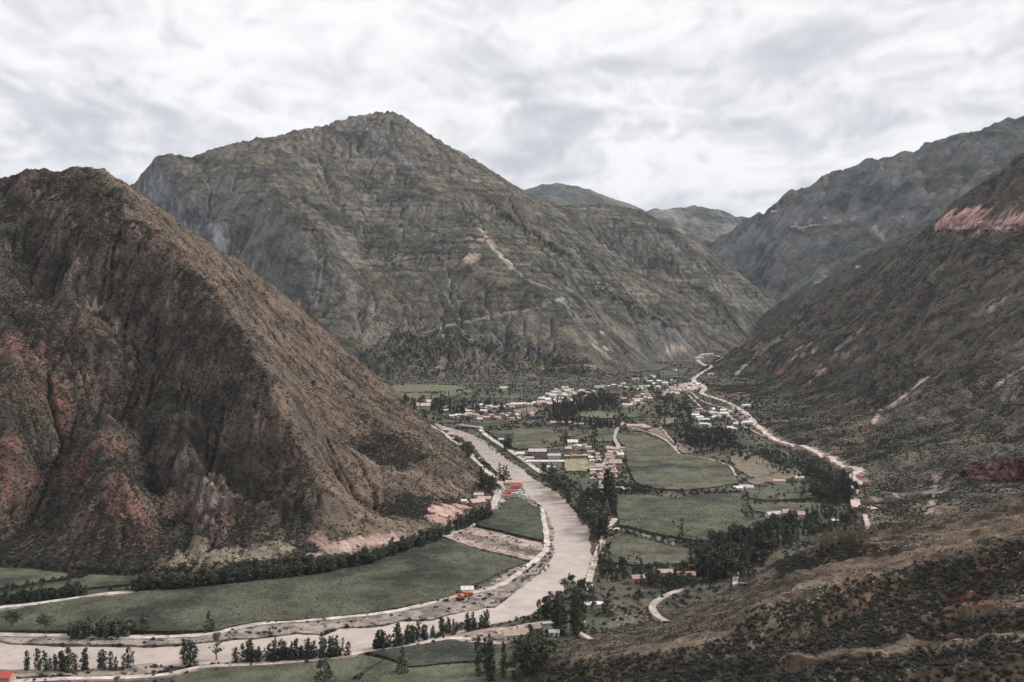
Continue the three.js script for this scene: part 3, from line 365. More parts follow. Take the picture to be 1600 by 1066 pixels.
// steep faces of bare rock: a broken wall between a foot line and a top line, with a cap running back into the slope
function cliff(name, label, foot, top, back, mat, flute, amp) {
  const F = dense(foot, 3), n = F.length, T = dense(top, 0.5), rows = 9, pos = [], uv = [], col = [], idx = [];
  F.forEach((f, i) => { const q = T[Math.round(i / (n - 1) * (T.length - 1))], b = F[Math.min(n - 1, i + 1)], a = F[Math.max(0, i - 1)], l = Math.hypot(b[0] - a[0], b[2] - a[2]) || 1, ox = (b[2] - a[2]) / l, oz = -(b[0] - a[0]) / l, s = oz * 0 + (ox * -f[0] + oz * -f[2] > 0 ? 1 : -1);
    for (let r = 0; r <= rows + 1; r++) { const t = Math.min(1, r / rows), k = amp * (N2((f[0] + f[2]) / flute, t * 0.8) + 0.5 * N2((f[0] - f[2]) / flute * 2.7, t * 2.5 + 4) + 0.25 * N2(i * 0.9, t * 6)) * Math.sin(Math.PI * Math.min(0.98, t * 0.8 + 0.15)); const cap = r > rows ? back : 0; const x = mixn(f[0], q[0], t) + ox * s * (k - cap), z = mixn(f[2], q[2], t) + oz * s * (k - cap), y = r > rows ? Math.max(ground(x, z) - 1, -1e3) : mixn(f[1] - 2, q[1], t); pos.push(x, y, z); uv.push(x + z, y); const v = 0.5 + 1.0 * clamp(0.5 + 0.5 * N3(x / flute, y / flute / 2.5, z / flute) + 0.4 * N3(x / flute * 2.6, y / flute, z / flute * 2.6)); col.push(v, v, v); } });
  const R_ = rows + 2; for (let i = 0; i + 1 < n; i++) for (let r = 0; r + 1 < R_; r++) { const a = i * R_ + r, b = a + R_; idx.push(a, b, a + 1, a + 1, b, b + 1); }
  const g = new THREE.BufferGeometry(); g.setAttribute('position', new THREE.Float32BufferAttribute(pos, 3)); g.setAttribute('color', new THREE.Float32BufferAttribute(col, 3)); g.setAttribute('uv', new THREE.Float32BufferAttribute(uv, 2)); g.setIndex(idx); const h = g.toNonIndexed(); h.computeVertexNormals(); return add(new THREE.Mesh(h, mat), name, label, 'cliff', null, 'structure');
}
const rockMat = (c, m) => { const k = new THREE.MeshStandardMaterial({ roughness: 1, vertexColors: true, map: rep(grainSlope, 1 / m), bumpMap: rep(bumpSlope, 1 / m), bumpScale: 0.6 }); k.color.setRGB(...c.map((v) => v / GRAIN)); return k; };
cliff('red_cliff', 'dark red fluted cliff on the bench above the near hillside', ptsH('1500,742 1515,748 1540,750 1570,749 1600,748 1640,748'), pts3('1500,738,985 1520,728,975 1545,721,968 1575,718,962 1600,714,955 1640,709,950'), 30, rockMat([0.25, 0.13, 0.12], 40), 4, 4);
{ const foot = ptsH('1460,358 1475,357 1500,357 1530,357 1560,357 1600,356 1660,354'), tops = pair('1460,352 1470,344 1480,348 1494,338 1506,346 1525,349 1545,347 1575,348 1605,347 1660,343').map(([x, y]) => { const f = hit(x, 358); return P(x, y, -f[2] + 6); }); cliff('road_cut', 'pink rock face of the road cut high on the right slope', foot, tops, 40, rockMat([0.42, 0.255, 0.23], 90), 13, 2.6); }

// ---------- valley floor ----------
const axis = (a, b, step, out) => { const l = []; let v = a; for (; v <= b; v += step) l.push(v); let s = step; const lo = [], hi = []; let p = a, q = b; while (s < out) { s *= 1.6; p -= s; q += s; lo.unshift(p); hi.push(q); } return [...lo, ...l, ...hi]; };
const marksG = [];
{
  const xs = axis(-760, 1000, 9, 14000), zs = axis(-3400, -300, 9, 14000), pos = [], col = [], uv = [], idx = [];
  const scr = [...ptsG('0,1055 400,1052 760,1050')];
  zs.forEach((z) => xs.forEach((x) => { pos.push(x, floorY(x, z), z); uv.push(x, z); const n = fbm(x / 110, z / 110, 4), f = fbm(x / 22, z / 22, 3); let c = mix3([0.045, 0.045, 0.031], [0.09, 0.084, 0.057], smooth(-0.4, 0.4, n + 0.7 * f)); c = mix3(c, [0.12, 0.098, 0.07], 0.6 * smooth(0.1, 0.5, fbm(x / 60 + 20, z / 60, 4))); if (z < -1000 && x > 0) c = marked(marksR, x, floorY(x, z), z, c); col.push(...c.map((v) => v / GRAIN)); }));
  for (let j = 0; j + 1 < zs.length; j++) for (let i = 0; i + 1 < xs.length; i++) { const o = j * xs.length + i; idx.push(o, o + xs.length, o + 1, o + 1, o + xs.length, o + xs.length + 1); }
  const g = new THREE.BufferGeometry(); g.setAttribute('position', new THREE.Float32BufferAttribute(pos, 3)); g.setAttribute('color', new THREE.Float32BufferAttribute(col, 3)); g.setAttribute('uv', new THREE.Float32BufferAttribute(uv, 2)); g.setIndex(idx); g.computeVertexNormals();
  add(new THREE.Mesh(g, slopeMat(140, 1.2)), 'valley_floor', 'mottled green floor of the valley between the mountains', 'ground', null, 'structure');
}
// sheets of ground with a real edge: flat polygons with a skirt, and ribbons for roads
const inside = (poly, x, z) => { let c = false; for (let i = 0, j = poly.length - 1; i < poly.length; j = i++) { const a = poly[i], b = poly[j]; if ((a[2] > z) !== (b[2] > z) && x < (b[0] - a[0]) * (z - a[2]) / (b[2] - a[2]) + a[0]) c = !c; } return c; };
function ragged(line, step, amp, closed = true) { const L = dense(closed ? [...line, line[0]] : line, step); if (closed) L.pop(); return L.map((p, i) => [p[0] + amp * N2(p[0] / 9 + 3, p[2] / 9), p[1], p[2] + amp * N2(p[0] / 9, p[2] / 9 + 8)]); }
function sheet(poly, top, skirt, cell = 0) { // poly: world points; the top follows the floor
  const pts = poly.map((p) => new THREE.Vector2(p[0], p[2])), pos = [], uv = [], idx = [];
  if (THREE.ShapeUtils.area(pts) < 0) pts.reverse();
  const tri = THREE.ShapeUtils.triangulateShape(pts, []);
  pts.forEach((p) => { pos.push(p.x, floorY(p.x, p.y) + top, p.y); uv.push(p.x, p.y); }); tri.forEach((t) => idx.push(t[0], t[2], t[1]));
  const n = pts.length, b = n; pts.forEach((p) => { pos.push(p.x, floorY(p.x, p.y) + top, p.y); uv.push(p.x, p.y); }); pts.forEach((p) => { pos.push(p.x, floorY(p.x, p.y) + top - skirt, p.y); uv.push(p.x + skirt, p.y + skirt); });
  for (let i = 0; i < n; i++) { const j = (i + 1) % n; idx.push(b + i, b + j, b + n + i, b + j, b + n + j, b + n + i); }
  const g = new THREE.BufferGeometry(); g.setAttribute('position', new THREE.Float32BufferAttribute(pos, 3)); g.setAttribute('uv', new THREE.Float32BufferAttribute(uv, 2)); g.setIndex(idx); const f = g.toNonIndexed(); f.computeVertexNormals(); return f;
}
function ribbon(line, width, top, depth, step = 6) { // level across, with sides down into the slope
  const curve = new THREE.CatmullRomCurve3(line.map((p) => new THREE.Vector3(...p)), false, 'centripetal'), n = Math.max(4, Math.round(curve.getLength() / step)), pos = [], uv = [], idx = []; let len = 0, last = null; const rows = [];
  for (let i = 0; i <= n; i++) { const p = curve.getPoint(i / n), t = curve.getTangent(i / n), l = Math.hypot(t.x, t.z) || 1, w = width * (1 + 0.18 * N2(p.x / 30, p.z / 30)) / 2, ox = -t.z / l * w, oz = t.x / l * w; if (last) len += p.distanceTo(last); last = p; rows.push([p.x - ox, p.z - oz, p.x + ox, p.z + oz, Math.max(ground(p.x, p.z), 0.5 * (ground(p.x - ox, p.z - oz) + ground(p.x + ox, p.z + oz)))]); }
  const ys = rows.map((r) => r[4]); for (let k = 0; k < 4; k++) for (let i = 1; i < ys.length - 1; i++) ys[i] = (ys[i - 1] + 2 * ys[i] + ys[i + 1]) / 4;
  rows.forEach((r, i) => { const y = ys[i] + top; pos.push(r[0], y - depth, r[1], r[0], y, r[1], r[2], y, r[3], r[2], y - depth, r[3]); for (let c = 0; c < 4; c++) uv.push(pos[(i * 4 + c) * 3], pos[(i * 4 + c) * 3 + 2] + (c === 0 || c === 3 ? 2 : 0)); if (i) { const a = (i - 1) * 4, b = i * 4; for (let c = 0; c < 3; c++) idx.push(a + c, a + c + 1, b + c, a + c + 1, b + c + 1, b + c); } });
  const g = new THREE.BufferGeometry(); g.setAttribute('position', new THREE.Float32BufferAttribute(pos, 3)); g.setAttribute('uv', new THREE.Float32BufferAttribute(uv, 2)); g.setIndex(idx); const f = g.toNonIndexed(); f.computeVertexNormals(); return f;
}

// ---------- river, gravel, fields, roads ----------
const rr2 = (t, m) => { const c = t.clone(); c.repeat.set(1 / m, 1 / m); c.needsUpdate = true; return c; };
function groundMat(c, metres, bump, rough = 1, grain = grainSoft) { const m = new THREE.MeshStandardMaterial({ roughness: rough, map: rr2(grain, metres), bumpMap: rr2(bumpSlope, metres), bumpScale: bump }); m.color.setRGB(...c.map((v) => v / GRAIN)); return m; }
const rippleBump = tex(1024, (i) => { const v = 0.5 * contrast(nB[i], 2) + 0.5 * contrast(nC[i], 1.6); return [v, v, v]; });
const water = new THREE.MeshPhysicalMaterial({ roughness: 0.09, map: rr2(tex(512, (i, x, y) => { const v = 0.76 + 0.24 * contrast(nA[(y * 2) * 1024 + x * 2], 2.4); return [toSrgb(v), toSrgb(v * 0.985), toSrgb(v * 0.97)]; }, true), 90), bumpMap: rr2(rippleBump, 26), bumpScale: 0.28, ior: 1.33 });
water.color.setRGB(0.6, 0.51, 0.46);
const bankA = '676,667 700,677 725,687 741,699 750,711 765,728 776,738 793,750 816,765 831,782 847,793 855,806 861,821 866,832 863,847 864,858 867,864 857,879 844,898 827,906 810,922 800,931 775,951 745,953 712,961 675,971 625,973 595,981 532,985 507,996 462,993 425,998 400,1001 350,1004 250,1014 150,1013 50,1011 0,1007 -120,1000 -300,985';
const bankB = '-300,1062 -120,1056 0,1052 40,1051 125,1050 200,1044 275,1043 375,1038 460,1035 540,1026 575,1018 650,1010 700,995 762,978 800,971 830,961 860,941 880,925 907,911 920,896 924,876 923,850 921,828 909,812 894,795 881,780 866,768 847,757 832,748 816,733 795,720 772,701 757,690 742,682 722,674 700,668 680,662';
const riverPoly = ragged(ptsG(bankA + ' ' + bankB), 7, 1.6);
add(new THREE.Mesh(sheet(riverPoly, 0.5, 0.6), water), 'river', 'muddy pale river winding through the valley', 'river', null, 'structure');
const gravel = groundMat([0.27, 0.225, 0.195], 70, 1.2, 1, grainSlope), sand = groundMat([0.43, 0.37, 0.33], 30, 0.4), pinkEarth = groundMat([0.36, 0.27, 0.235], 60, 0.8, 1, grainSlope), brownEarth = groundMat([0.2, 0.155, 0.125], 60, 0.8, 1, grainSlope);
function ground1(name, label, category, poly, mat, top, skirt, step = 8, amp = 1.4) { return add(new THREE.Mesh(sheet(ragged(ptsG(poly), step, amp), top, skirt), mat), name, label, category, null, 'structure'); }
ground1('gravel_bank', 'pale gravel bank with scrub along the far side of the river', 'gravel bank', '-300,975 -120,990 0,993 150,994 250,994 335,993 362,985 400,979 470,976 535,969 600,962 650,951 712,937 760,918 800,890 822,882 845,880 858,877 840,899 810,922 775,949 712,960 675,969 625,971 595,979 532,983 507,993 462,991 400,999 350,1002 250,1011 150,1010 50,1008 0,1005 -120,998 -300,984', gravel, 0.9, 1.2, 6, 2.2);
ground1('gravel_bank', 'gravel spit beside the red canopies at the river bend', 'gravel bank', '774,738 782,746 793,750 816,764 831,781 847,792 856,806 862,821 866,832 863,847 863,858 866,864 857,876 846,876 852,862 853,840 848,816 845,796 830,790 810,777 790,780 776,800 766,806 768,785 775,765', gravel, 0.9, 1.2, 6, 1.6);
ground1('bare_earth', 'ploughed pinkish strip of bare earth between two dark green fields', 'bare earth', '741,826 782,835 825,846 849,851 847,873 838,878 820,876 791,868 760,862 735,855 692,840 714,835', pinkEarth, 1.0, 1.2, 6, 1.4);
ground1('bare_earth', 'darker furrow running along the pinkish bare strip', 'bare earth', '720,837 745,838 790,850 830,858 844,864 842,872 810,866 770,855 735,846', brownEarth, 1.25, 0.5, 5, 1.8);
ground1('bare_earth', 'pink bare yard beside the near river bank', 'bare earth', '700,998 730,990 770,983 812,980 838,977 835,987 805,1002 780,1010 745,1006 715,1003', pinkEarth, 1.0, 1.2, 6, 1.6);
ground1('bare_earth', 'reddish scree fan at the foot of the brown mountain', 'bare earth', '672,815 690,792 706,785 722,786 716,800 703,808 697,822 684,832 676,830', groundMat([0.43, 0.28, 0.24], 24, 0.8), 1.0, 1.4, 5, 2);
ground1('gravel_bank', 'narrow pale bank under the near row of riverside trees', 'gravel bank', '-120,1053 0,1049 60,1049 140,1049 205,1042 235,1040 262,1047 240,1056 200,1060 100,1058 0,1060 -120,1064', gravel, 0.9, 1, 6, 1.6);

const cropTex = tex(1024, (i, x, y) => { const row = 0.5 + 0.5 * Math.sin(y / 1024 * 6.2832 * 60 + 5 * contrast(nC[i], 2)), v = 0.16 + 0.24 * contrast(nC[i], 2.2) + 0.66 * contrast(nA[i], 3.4) + 0.08 * row, w = contrast(nC[(i + 300077) % nC.length], 2.2); return [toSrgb(v * (0.95 + 0.12 * w)), toSrgb(v), toSrgb(v * (1.02 - 0.08 * w))]; }, true);
const maize = [[0.058, 0.064, 0.04], [0.066, 0.07, 0.045], [0.074, 0.077, 0.049], [0.088, 0.088, 0.057], [0.05, 0.058, 0.039]].map((c, k) => { const m = groundMat(c, 210, 2, 1, cropTex); m.map.rotation = m.bumpMap.rotation = k * 0.7 + 0.15; return m; }), pasture = groundMat([0.13, 0.128, 0.075], 60, 0.5), fallow = groundMat([0.2, 0.158, 0.12], 50, 0.6), pitchMat = groundMat([0.27, 0.235, 0.135], 40, 0.2), cut = groundMat([0.17, 0.145, 0.1], 50, 0.5);
const plots = [];
function field(label, poly, mat, top = 1.7) { const p = ragged(ptsG(poly), 9, 0.9); plots.push(p); return add(new THREE.Mesh(sheet(p, top, top + 0.4), mat), 'field', label, 'field', null, 'structure'); }
field('long dark green maize field between the tree row and the river track', '-200,975 0,961 67,948 135,938 175,936 225,929 320,921 400,911 495,901 575,884 625,867 670,849 690,845 727,855 755,866 795,875 824,883 806,888 783,896 750,913 722,924 708,933 675,943 600,958 535,966 470,973 400,976 360,983 335,990 250,991 150,991 0,990 -200,985', maize[1], 2);
field('rounded dark green field below the red canopies', '791,782 810,780 832,793 844,797 846,816 849,831 848,847 825,842 782,832 743,823 772,806 780,797', maize[0], 2);
field('small green field at the foot of the mountain on the far left', '-120,880 0,882 100,888 118,895 108,904 60,914 0,923 -120,930', maize[2]);
field('green field with a pale corner beside the left tree row', '-120,945 0,931 50,922 125,908 150,897 185,895 217,902 200,916 140,922 62,928 0,941 -120,952', maize[3]);
field('dark green plot in the lower part of the picture beside the conical tree', '572,1024 640,1014 700,1004 756,1013 752,1036 690,1040 640,1046 604,1030', maize[4], 1.6);
field('grassy plot between the near track and the bottom edge', '268,1064 300,1054 400,1044 470,1040 538,1034 566,1026 598,1034 566,1052 520,1080 300,1100', maize[2], 1.3);
field('light green wedge of crop below the dark plot', '602,1034 640,1048 690,1043 752,1039 800,1048 800,1090 540,1090 570,1055', maize[3], 1.3);
field('broad olive field right of the village', '966,678 997,677 1040,693 1061,711 1084,714 1136,729 1148,747 1155,756 1116,763 1069,768 1031,766 1005,761 994,755 982,736 978,715 975,700 962,684', maize[3]);
field('large dark olive field with a lone tall tree', '964,776 1016,776 1059,780 1106,774 1156,774 1160,790 1157,801 1166,812 1196,812 1194,821 1162,840 1106,849 1087,847 1035,838 994,828 968,823 963,801', maize[2]);
field('meadow with an orchard below the white boundary wall', '964,838 1005,845 1050,857 1089,862 1085,880 1040,884 990,885 950,880 954,853', maize[3], 1.2);
field('pale football pitch beside the village', '881,719 918,717 925,737 883,737', pitchMat, 1.0);
field('dark strip of crop below the football pitch', '883,744 927,742 935,756 936,769 912,772 893,758', maize[2]);
field('striped crop plots above the long white roof', '800,671 862,672 873,685 880,696 846,702 809,704 803,692', maize[3]);
field('olive plot beside the village lane', '928,671 958,673 958,691 936,692 924,681', maize[3]);
field('green oval plot inside the dark grove', '905,647 935,643 960,648 958,655 925,654 908,652', pasture);
field('wide plot above the village lane', '969,643 1010,632 1016,643 1000,652 985,654 972,650', maize[3]);
field('fallow brown plot beside the olive field', '1008,672 1032,669 1048,690 1040,690 1020,681', fallow, 0.8);
field('fallow brown plot under the dark grove', '1055,692 1070,694 1089,699 1082,708 1068,711 1060,703', fallow, 0.8);
field('pale brown plot above the olive field', '1022,657 1060,652 1062,660 1040,664', fallow, 0.8);
field('pale scrubby slope plot right of the olive field', '1140,716 1165,706 1190,715 1220,732 1205,745 1175,748 1152,735', cut, 0.8);
field('tan plot on the terrace near the white sheds', '1165,752 1200,742 1240,730 1256,742 1220,752 1180,758', cut, 0.8);
field('green plot below the white sheds', '1168,768 1230,757 1290,762 1300,775 1250,782 1200,784 1170,780', maize[2]);
field('green plot beside the dark forest', '1170,790 1230,788 1290,790 1280,803 1230,806 1200,804 1178,800', maize[3]);
field('pale pasture strip under the great mountain', '596,606 640,601 700,602 735,606 700,612 640,613 605,612', pasture, 0.7);
field('pale pasture plot under the great mountain', '612,617 650,614 690,616 680,626 640,630 622,625', pasture, 0.7);
field('light green plot under the great mountain', '690,613 735,609 742,612 715,618 694,620', pasture, 0.7);
field('green plot behind the far white houses', '745,612 790,614 830,618 800,624 750,622', maize[3], 0.7);
field('green plot at the head of the valley', '965,572 1010,566 1048,570 1035,578 985,582', maize[1], 0.7);
field('green plot among the upper houses', '1030,580 1075,578 1068,590 1030,592', maize[2], 0.7);
field('plot of crop between the far houses and the river bridge', '725,662 760,658 795,656 800,662 770,667 735,668', maize[3], 0.8);
field('pinkish fallow plot behind the far houses', '800,641 830,636 850,638 840,645 808,650', fallow, 0.7);
field('green plot beside the riverside lane', '762,675 800,673 802,690 808,703 795,698 775,685', maize[2]);
field('small green plot by the bridge', '650,652 668,648 690,652 680,660 660,662', maize[2], 0.7);

const roadMat = groundMat([0.52, 0.455, 0.41], 60, 0.4), roadPink = groundMat([0.52, 0.42, 0.375], 60, 0.4), trackMat = groundMat([0.4, 0.335, 0.29], 60, 0.4);
function road(label, line, width, mat, top = 0.5, depth = 5, name = 'road') { return add(new THREE.Mesh(ribbon(ptsH(line), width, top, depth), mat), name, label, 'road', null, 'structure'); }
road('pale dirt road skirting the foot of the right slope', '1150,544 1120,556 1092,561 1112,574 1101,582 1084,595 1101,606 1098,616 1131,627 1150,636 1165,647 1172,653 1182,666 1202,681 1231,694 1262,700 1300,715 1322,730 1344,737', 10.5, roadPink, 1.2, 7);
road('hairpin bend of the pale dirt road below the slope', '1344,737 1333,745 1341,755 1336,766 1336,780 1350,791 1367,797', 8.5, roadPink, 1.0, 7);
road('bright dirt road section dropping behind the near hillside', '1352,806 1354,815 1356,825 1362,835', 4, roadPink, 1.0, 7);
road('riverside lane from the bridge to the long roofed buildings', '719,667 747,670 754,676 762,683 785,698 809,713 837,734 850,742', 7, roadMat, 1.2, 3);
road('pale road between the brown mountain and the river', '670,666 687,674 710,691 732,707 747,726 764,741 780,752 777,775 769,792 750,812 718,830 692,841', 7, roadMat, 1.4, 4);
road('pale track along the edge of the maize field', '-200,988 0,995 120,997 250,999 335,993 362,987 400,979 525,969 600,961 650,951 710,935 775,920 800,906 823,889 840,875 852,863 854,839 849,816 846,796', 5, roadMat, 1.5, 3);
road('village street between the brick houses', '974,660 963,674 961,687 966,700 952,714 946,722 942,739 940,768 945,776', 5.5, trackMat, 1.2, 3);
road('pinkish lane on the river bank right of the bend', '962,812 949,825 941,848 932,869 925,893 920,913 922,925', 5, roadPink, 1.2, 3);
road('dirt lane joining the field wall and the river lane', '968,827 958,829 949,826', 4.5, roadMat, 1.2, 3);
road('near track following the trees on the river bank', '-100,1075 100,1064 200,1062 262,1057 312,1046 400,1041 500,1033 540,1027 585,1018 650,1010 700,1000 740,1002', 4.5, roadPink, 1.3, 3);
road('dusty road behind the left tree row', '0,952 60,946 130,936 175,930 260,926', 6, roadMat, 1.4, 3);
road('dusty lane between the near houses and the river', '800,985 830,978 865,975', 4, roadPink, 1.2, 3);
road('curving dirt track at the foot of the near hillside', '1072,921 1050,928 1030,938 1020,948 1023,960 1042,973', 4.6, trackMat, 0.9, 4);
road('short bend of dirt track at the forest edge', '1164,893 1150,902 1166,914', 4, trackMat, 0.9, 4);
road('small winding path above the near trees', '912,971 903,978 902,987 912,995 924,1001', 3, roadPink, 0.8, 3);
road('lane through the upper village', '1078,612 1095,626 1110,632 1135,640 1140,650 1165,668 1200,684', 4.5, trackMat, 0.9, 3);
road('path down through the upper houses', '1076,618 1090,632 1103,645', 4, trackMat, 0.9, 3);
road('lane along the top of the olive field', '985,670 1008,675 1040,689 1062,711', 3.5, trackMat, 1.2, 3);
road('path climbing beside the fallow plot', '1032,668 1045,684 1055,696 1064,712 1086,714 1136,728 1150,745', 3, trackMat, 1.3, 3);

// ---------- trees ----------
function leafBall(out, cx, cy, cz, r, n, size, R_, flat = 1) {
  for (let i = 0; i < n; i++) {
    const u = R_() * 2 - 1, a = R_() * 6.283, q = Math.sqrt(1 - u * u), d = r * (0.5 + 0.55 * Math.sqrt(R_())), nx = q * Math.cos(a), ny = u, nz = q * Math.sin(a), x = cx + nx * d, y = cy + ny * d * flat, z = cz + nz * d;
    const s = size * (0.6 + 0.8 * R_()); let tx = R_() - 0.5, ty = R_() - 0.5, tz = R_() - 0.5; const dn = 0.75 * (tx * nx + ty * ny + tz * nz); tx -= dn * nx; ty -= dn * ny; tz -= dn * nz; const tl = Math.hypot(tx, ty, tz) || 1; tx /= tl; ty /= tl; tz /= tl;
    let bx = ny * tz - nz * ty + (R_() - 0.5) * 0.5, by = nz * tx - nx * tz + (R_() - 0.5) * 0.5, bz = nx * ty - ny * tx + (R_() - 0.5) * 0.5; const bl = Math.hypot(bx, by, bz) || 1; bx /= bl; by /= bl; bz /= bl;
    const p = [[x - tx * s, y - ty * s, z - tz * s], [x + bx * s * 0.6, y + by * s * 0.6, z + bz * s * 0.6], [x + tx * s, y + ty * s, z + tz * s], [x - bx * s * 0.6 + nx * s * 0.3, y - by * s * 0.6, z - bz * s * 0.6 + nz * s * 0.3]];
    const base = out.pos.length / 3; p.forEach((v) => { out.pos.push(...v); const gx = by * tz - bz * ty, gy = bz * tx - bx * tz, gz = bx * ty - by * tx; out.nor.push(nx * 0.5 - gx * 0.7, ny * 0.5 - gy * 0.7 + 0.15, nz * 0.5 - gz * 0.7); }); out.idx.push(base, base + 2, base + 1, base, base + 3, base + 2);
  }
}
function finish(o) { const g = new THREE.BufferGeometry(); g.setAttribute('position', new THREE.Float32BufferAttribute(o.pos, 3)); const v = new THREE.Vector3(); for (let i = 0; i < o.nor.length; i += 3) { v.set(o.nor[i], o.nor[i + 1], o.nor[i + 2]).normalize(); o.nor[i] = v.x; o.nor[i + 1] = v.y; o.nor[i + 2] = v.z; } g.setAttribute('normal', new THREE.Float32BufferAttribute(o.nor, 3)); g.setIndex(o.idx); return g; }
function limb(a, b, r0, r1) { const A = new THREE.Vector3(...a), B = new THREE.Vector3(...b), d = B.clone().sub(A), g = new THREE.CylinderGeometry(r1, r0, d.length(), 6, 1, true); g.translate(0, d.length() / 2, 0); g.applyQuaternion(new THREE.Quaternion().setFromUnitVectors(new THREE.Vector3(0, 1, 0), d.normalize())); g.translate(...a); g.deleteAttribute('uv'); return g; }
function treeShape(kind, seed) { // one metre tall; scaled when planted
  const r = seeded(seed), o = { pos: [], nor: [], idx: [] }, wood = [], bend = (y) => [0.05 * (r() - 0.5) * y, 0.05 * (r() - 0.5) * y];
  const top = [0.04 * (r() - 0.5), 0.9, 0.04 * (r() - 0.5)], mid = [0.03 * (r() - 0.5), 0.45, 0.03 * (r() - 0.5)];
  wood.push(limb([0, -0.03, 0], mid, 0.022, 0.014), limb(mid, top, 0.014, 0.005));
  const spray = (y, w, n, rad, cnt, size, flat) => { for (let i = 0; i < n; i++) { const a = r() * 6.283, d = w * Math.sqrt(r()), yy = y + (r() - 0.5) * 0.1, x = Math.cos(a) * d, z = Math.sin(a) * d; wood.push(limb([mid[0], Math.max(0.12, yy - 0.12), mid[2]], [x, yy, z], 0.007, 0.003)); leafBall(o, x, yy, z, rad * (0.7 + 0.6 * r()), cnt, size, r, flat); } };
  if (kind === 'tall') { for (let y = 0.12; y < 0.98; y += 0.075) { const t = (y - 0.1) / 0.9; spray(y, 0.14 * Math.sin(Math.PI * (0.22 + 0.68 * t)) + 0.02, 3, 0.085 * (1 - 0.45 * t), 15, 0.034, 1.25); } leafBall(o, top[0], 0.95, top[2], 0.035, 14, 0.022, r, 1.5); }
  if (kind === 'gum') { for (let y = 0.34; y < 0.98; y += 0.1) { const t = (y - 0.3) / 0.7; if (r() < 0.15) continue; spray(y, 0.17 * (1 - 0.6 * t), 2, 0.085 * (1 - 0.35 * t), 17, 0.032, 0.95); } }
  if (kind === 'round') { for (let i = 0; i < 15; i++) { const a = r() * 6.283, e = Math.asin(r() * 1.5 - 0.5), d = 0.3 * Math.cbrt(r()); spray(0.55 + Math.sin(e) * d * 1.1, 0, 0, 0, 0, 0); const x = Math.cos(a) * Math.cos(e) * d, y = 0.57 + Math.sin(e) * d * 1.15, z = Math.sin(a) * Math.cos(e) * d; wood.push(limb([0, 0.3, 0], [x, y, z], 0.009, 0.003)); leafBall(o, x, y, z, 0.15, 26, 0.042, r, 0.85); } }
  if (kind === 'cone') { for (let y = 0.08; y < 1; y += 0.07) { const w = 0.2 * (1 - y) + 0.012, n = Math.max(2, Math.round(6 * (1 - y))); for (let i = 0; i < n; i++) { const a = r() * 6.283; leafBall(o, Math.cos(a) * w * 0.75, y, Math.sin(a) * w * 0.75, 0.05 * (1 - y) + 0.022, 13, 0.028, r, 0.7); } } }
  if (kind === 'clump') { for (let i = 0; i < 34; i++) { const a = r() * 6.283, d = 0.5 * Math.sqrt(r()), h = 0.55 + 0.4 * r() * (1 - d * 0.7); for (let y = 0.12; y < h; y += 0.17) leafBall(o, Math.cos(a) * d, y, Math.sin(a) * d, 0.11, 15, 0.06, r, 1.4); } }
  return { crown: finish(o), trunk: mergeGeometries(wood) };
}
const leafTex = tex(256, (i, x, y) => { const v = 0.72 + 0.28 * contrast(nB[(y * 4) * 1024 + x * 4], 2.5); return [toSrgb(v), toSrgb(v), toSrgb(v)]; }, true);
const leafMat = (r, g, b) => { const m = new THREE.MeshStandardMaterial({ roughness: 0.85, side: THREE.DoubleSide }); m.color.setRGB(r, g, b); return m; };
const LEAF = { dark: [leafMat(0.042, 0.049, 0.033), leafMat(0.05, 0.058, 0.037), leafMat(0.036, 0.043, 0.031)], mid: [leafMat(0.07, 0.078, 0.046), leafMat(0.062, 0.072, 0.045)], pale: [leafMat(0.27, 0.22, 0.16), leafMat(0.2, 0.165, 0.115)] };
const bark = leafMat(0.14, 0.115, 0.095);
const SHAPES = { tall: [1, 2, 3, 4].map((s) => treeShape('tall', s)), gum: [11, 12, 13].map((s) => treeShape('gum', s)), round: [21, 22, 23].map((s) => treeShape('round', s)), cone: [31, 32].map((s) => treeShape('cone', s)), clump: [41, 42].map((s) => treeShape('clump', s)) };
const NAMES = { tall: 'eucalyptus_tree', gum: 'eucalyptus_tree', round: 'broadleaf_tree', cone: 'conifer_tree', clump: 'thicket' };
const pick = (a) => a[Math.floor(rnd() * a.length)];
let treesMade = 0;
function tree(p, kind, h, label, group, tone = 'dark', wide = 1) {
  const s = pick(SHAPES[kind]), o = new THREE.Group(); o.position.set(p[0], p[1] - 0.15, p[2]); o.rotation.y = rnd() * 6.28; const w = h * wide * R(0.85, 1.2); o.scale.set(w, h, w);
  part(o, 'trunk', s.trunk, bark); part(o, 'crown', s.crown, pick(LEAF[tone === 'dark' && rnd() < 0.3 ? 'mid' : tone])); treesMade++;
  return add(o, kind === 'clump' ? 'thicket' : tone === 'pale' ? 'dry_tree' : /near river bank|near bank|water edge/.test(label) ? 'riverside_tree' : NAMES[kind], label, kind === 'clump' ? 'thicket' : 'tree', group);
}
const along = (line, n, jitter) => { const L = ptsH(line), d = dense(L, 3); return Array.from({ length: n }, (_, i) => { const q = d[Math.min(d.length - 1, Math.floor((i + rnd()) / n * d.length))], x = q[0] + R(-jitter, jitter), z = q[2] + R(-jitter, jitter); return [x, ground(x, z), z]; }); };
function row(line, n, h0, h1, label, group, { kinds = ['tall'], tone = 'dark', jitter = 3, wide = 1 } = {}) { for (const p of along(line, n, jitter)) tree(p, pick(kinds), R(h0, h1), label, group, tone, wide); }
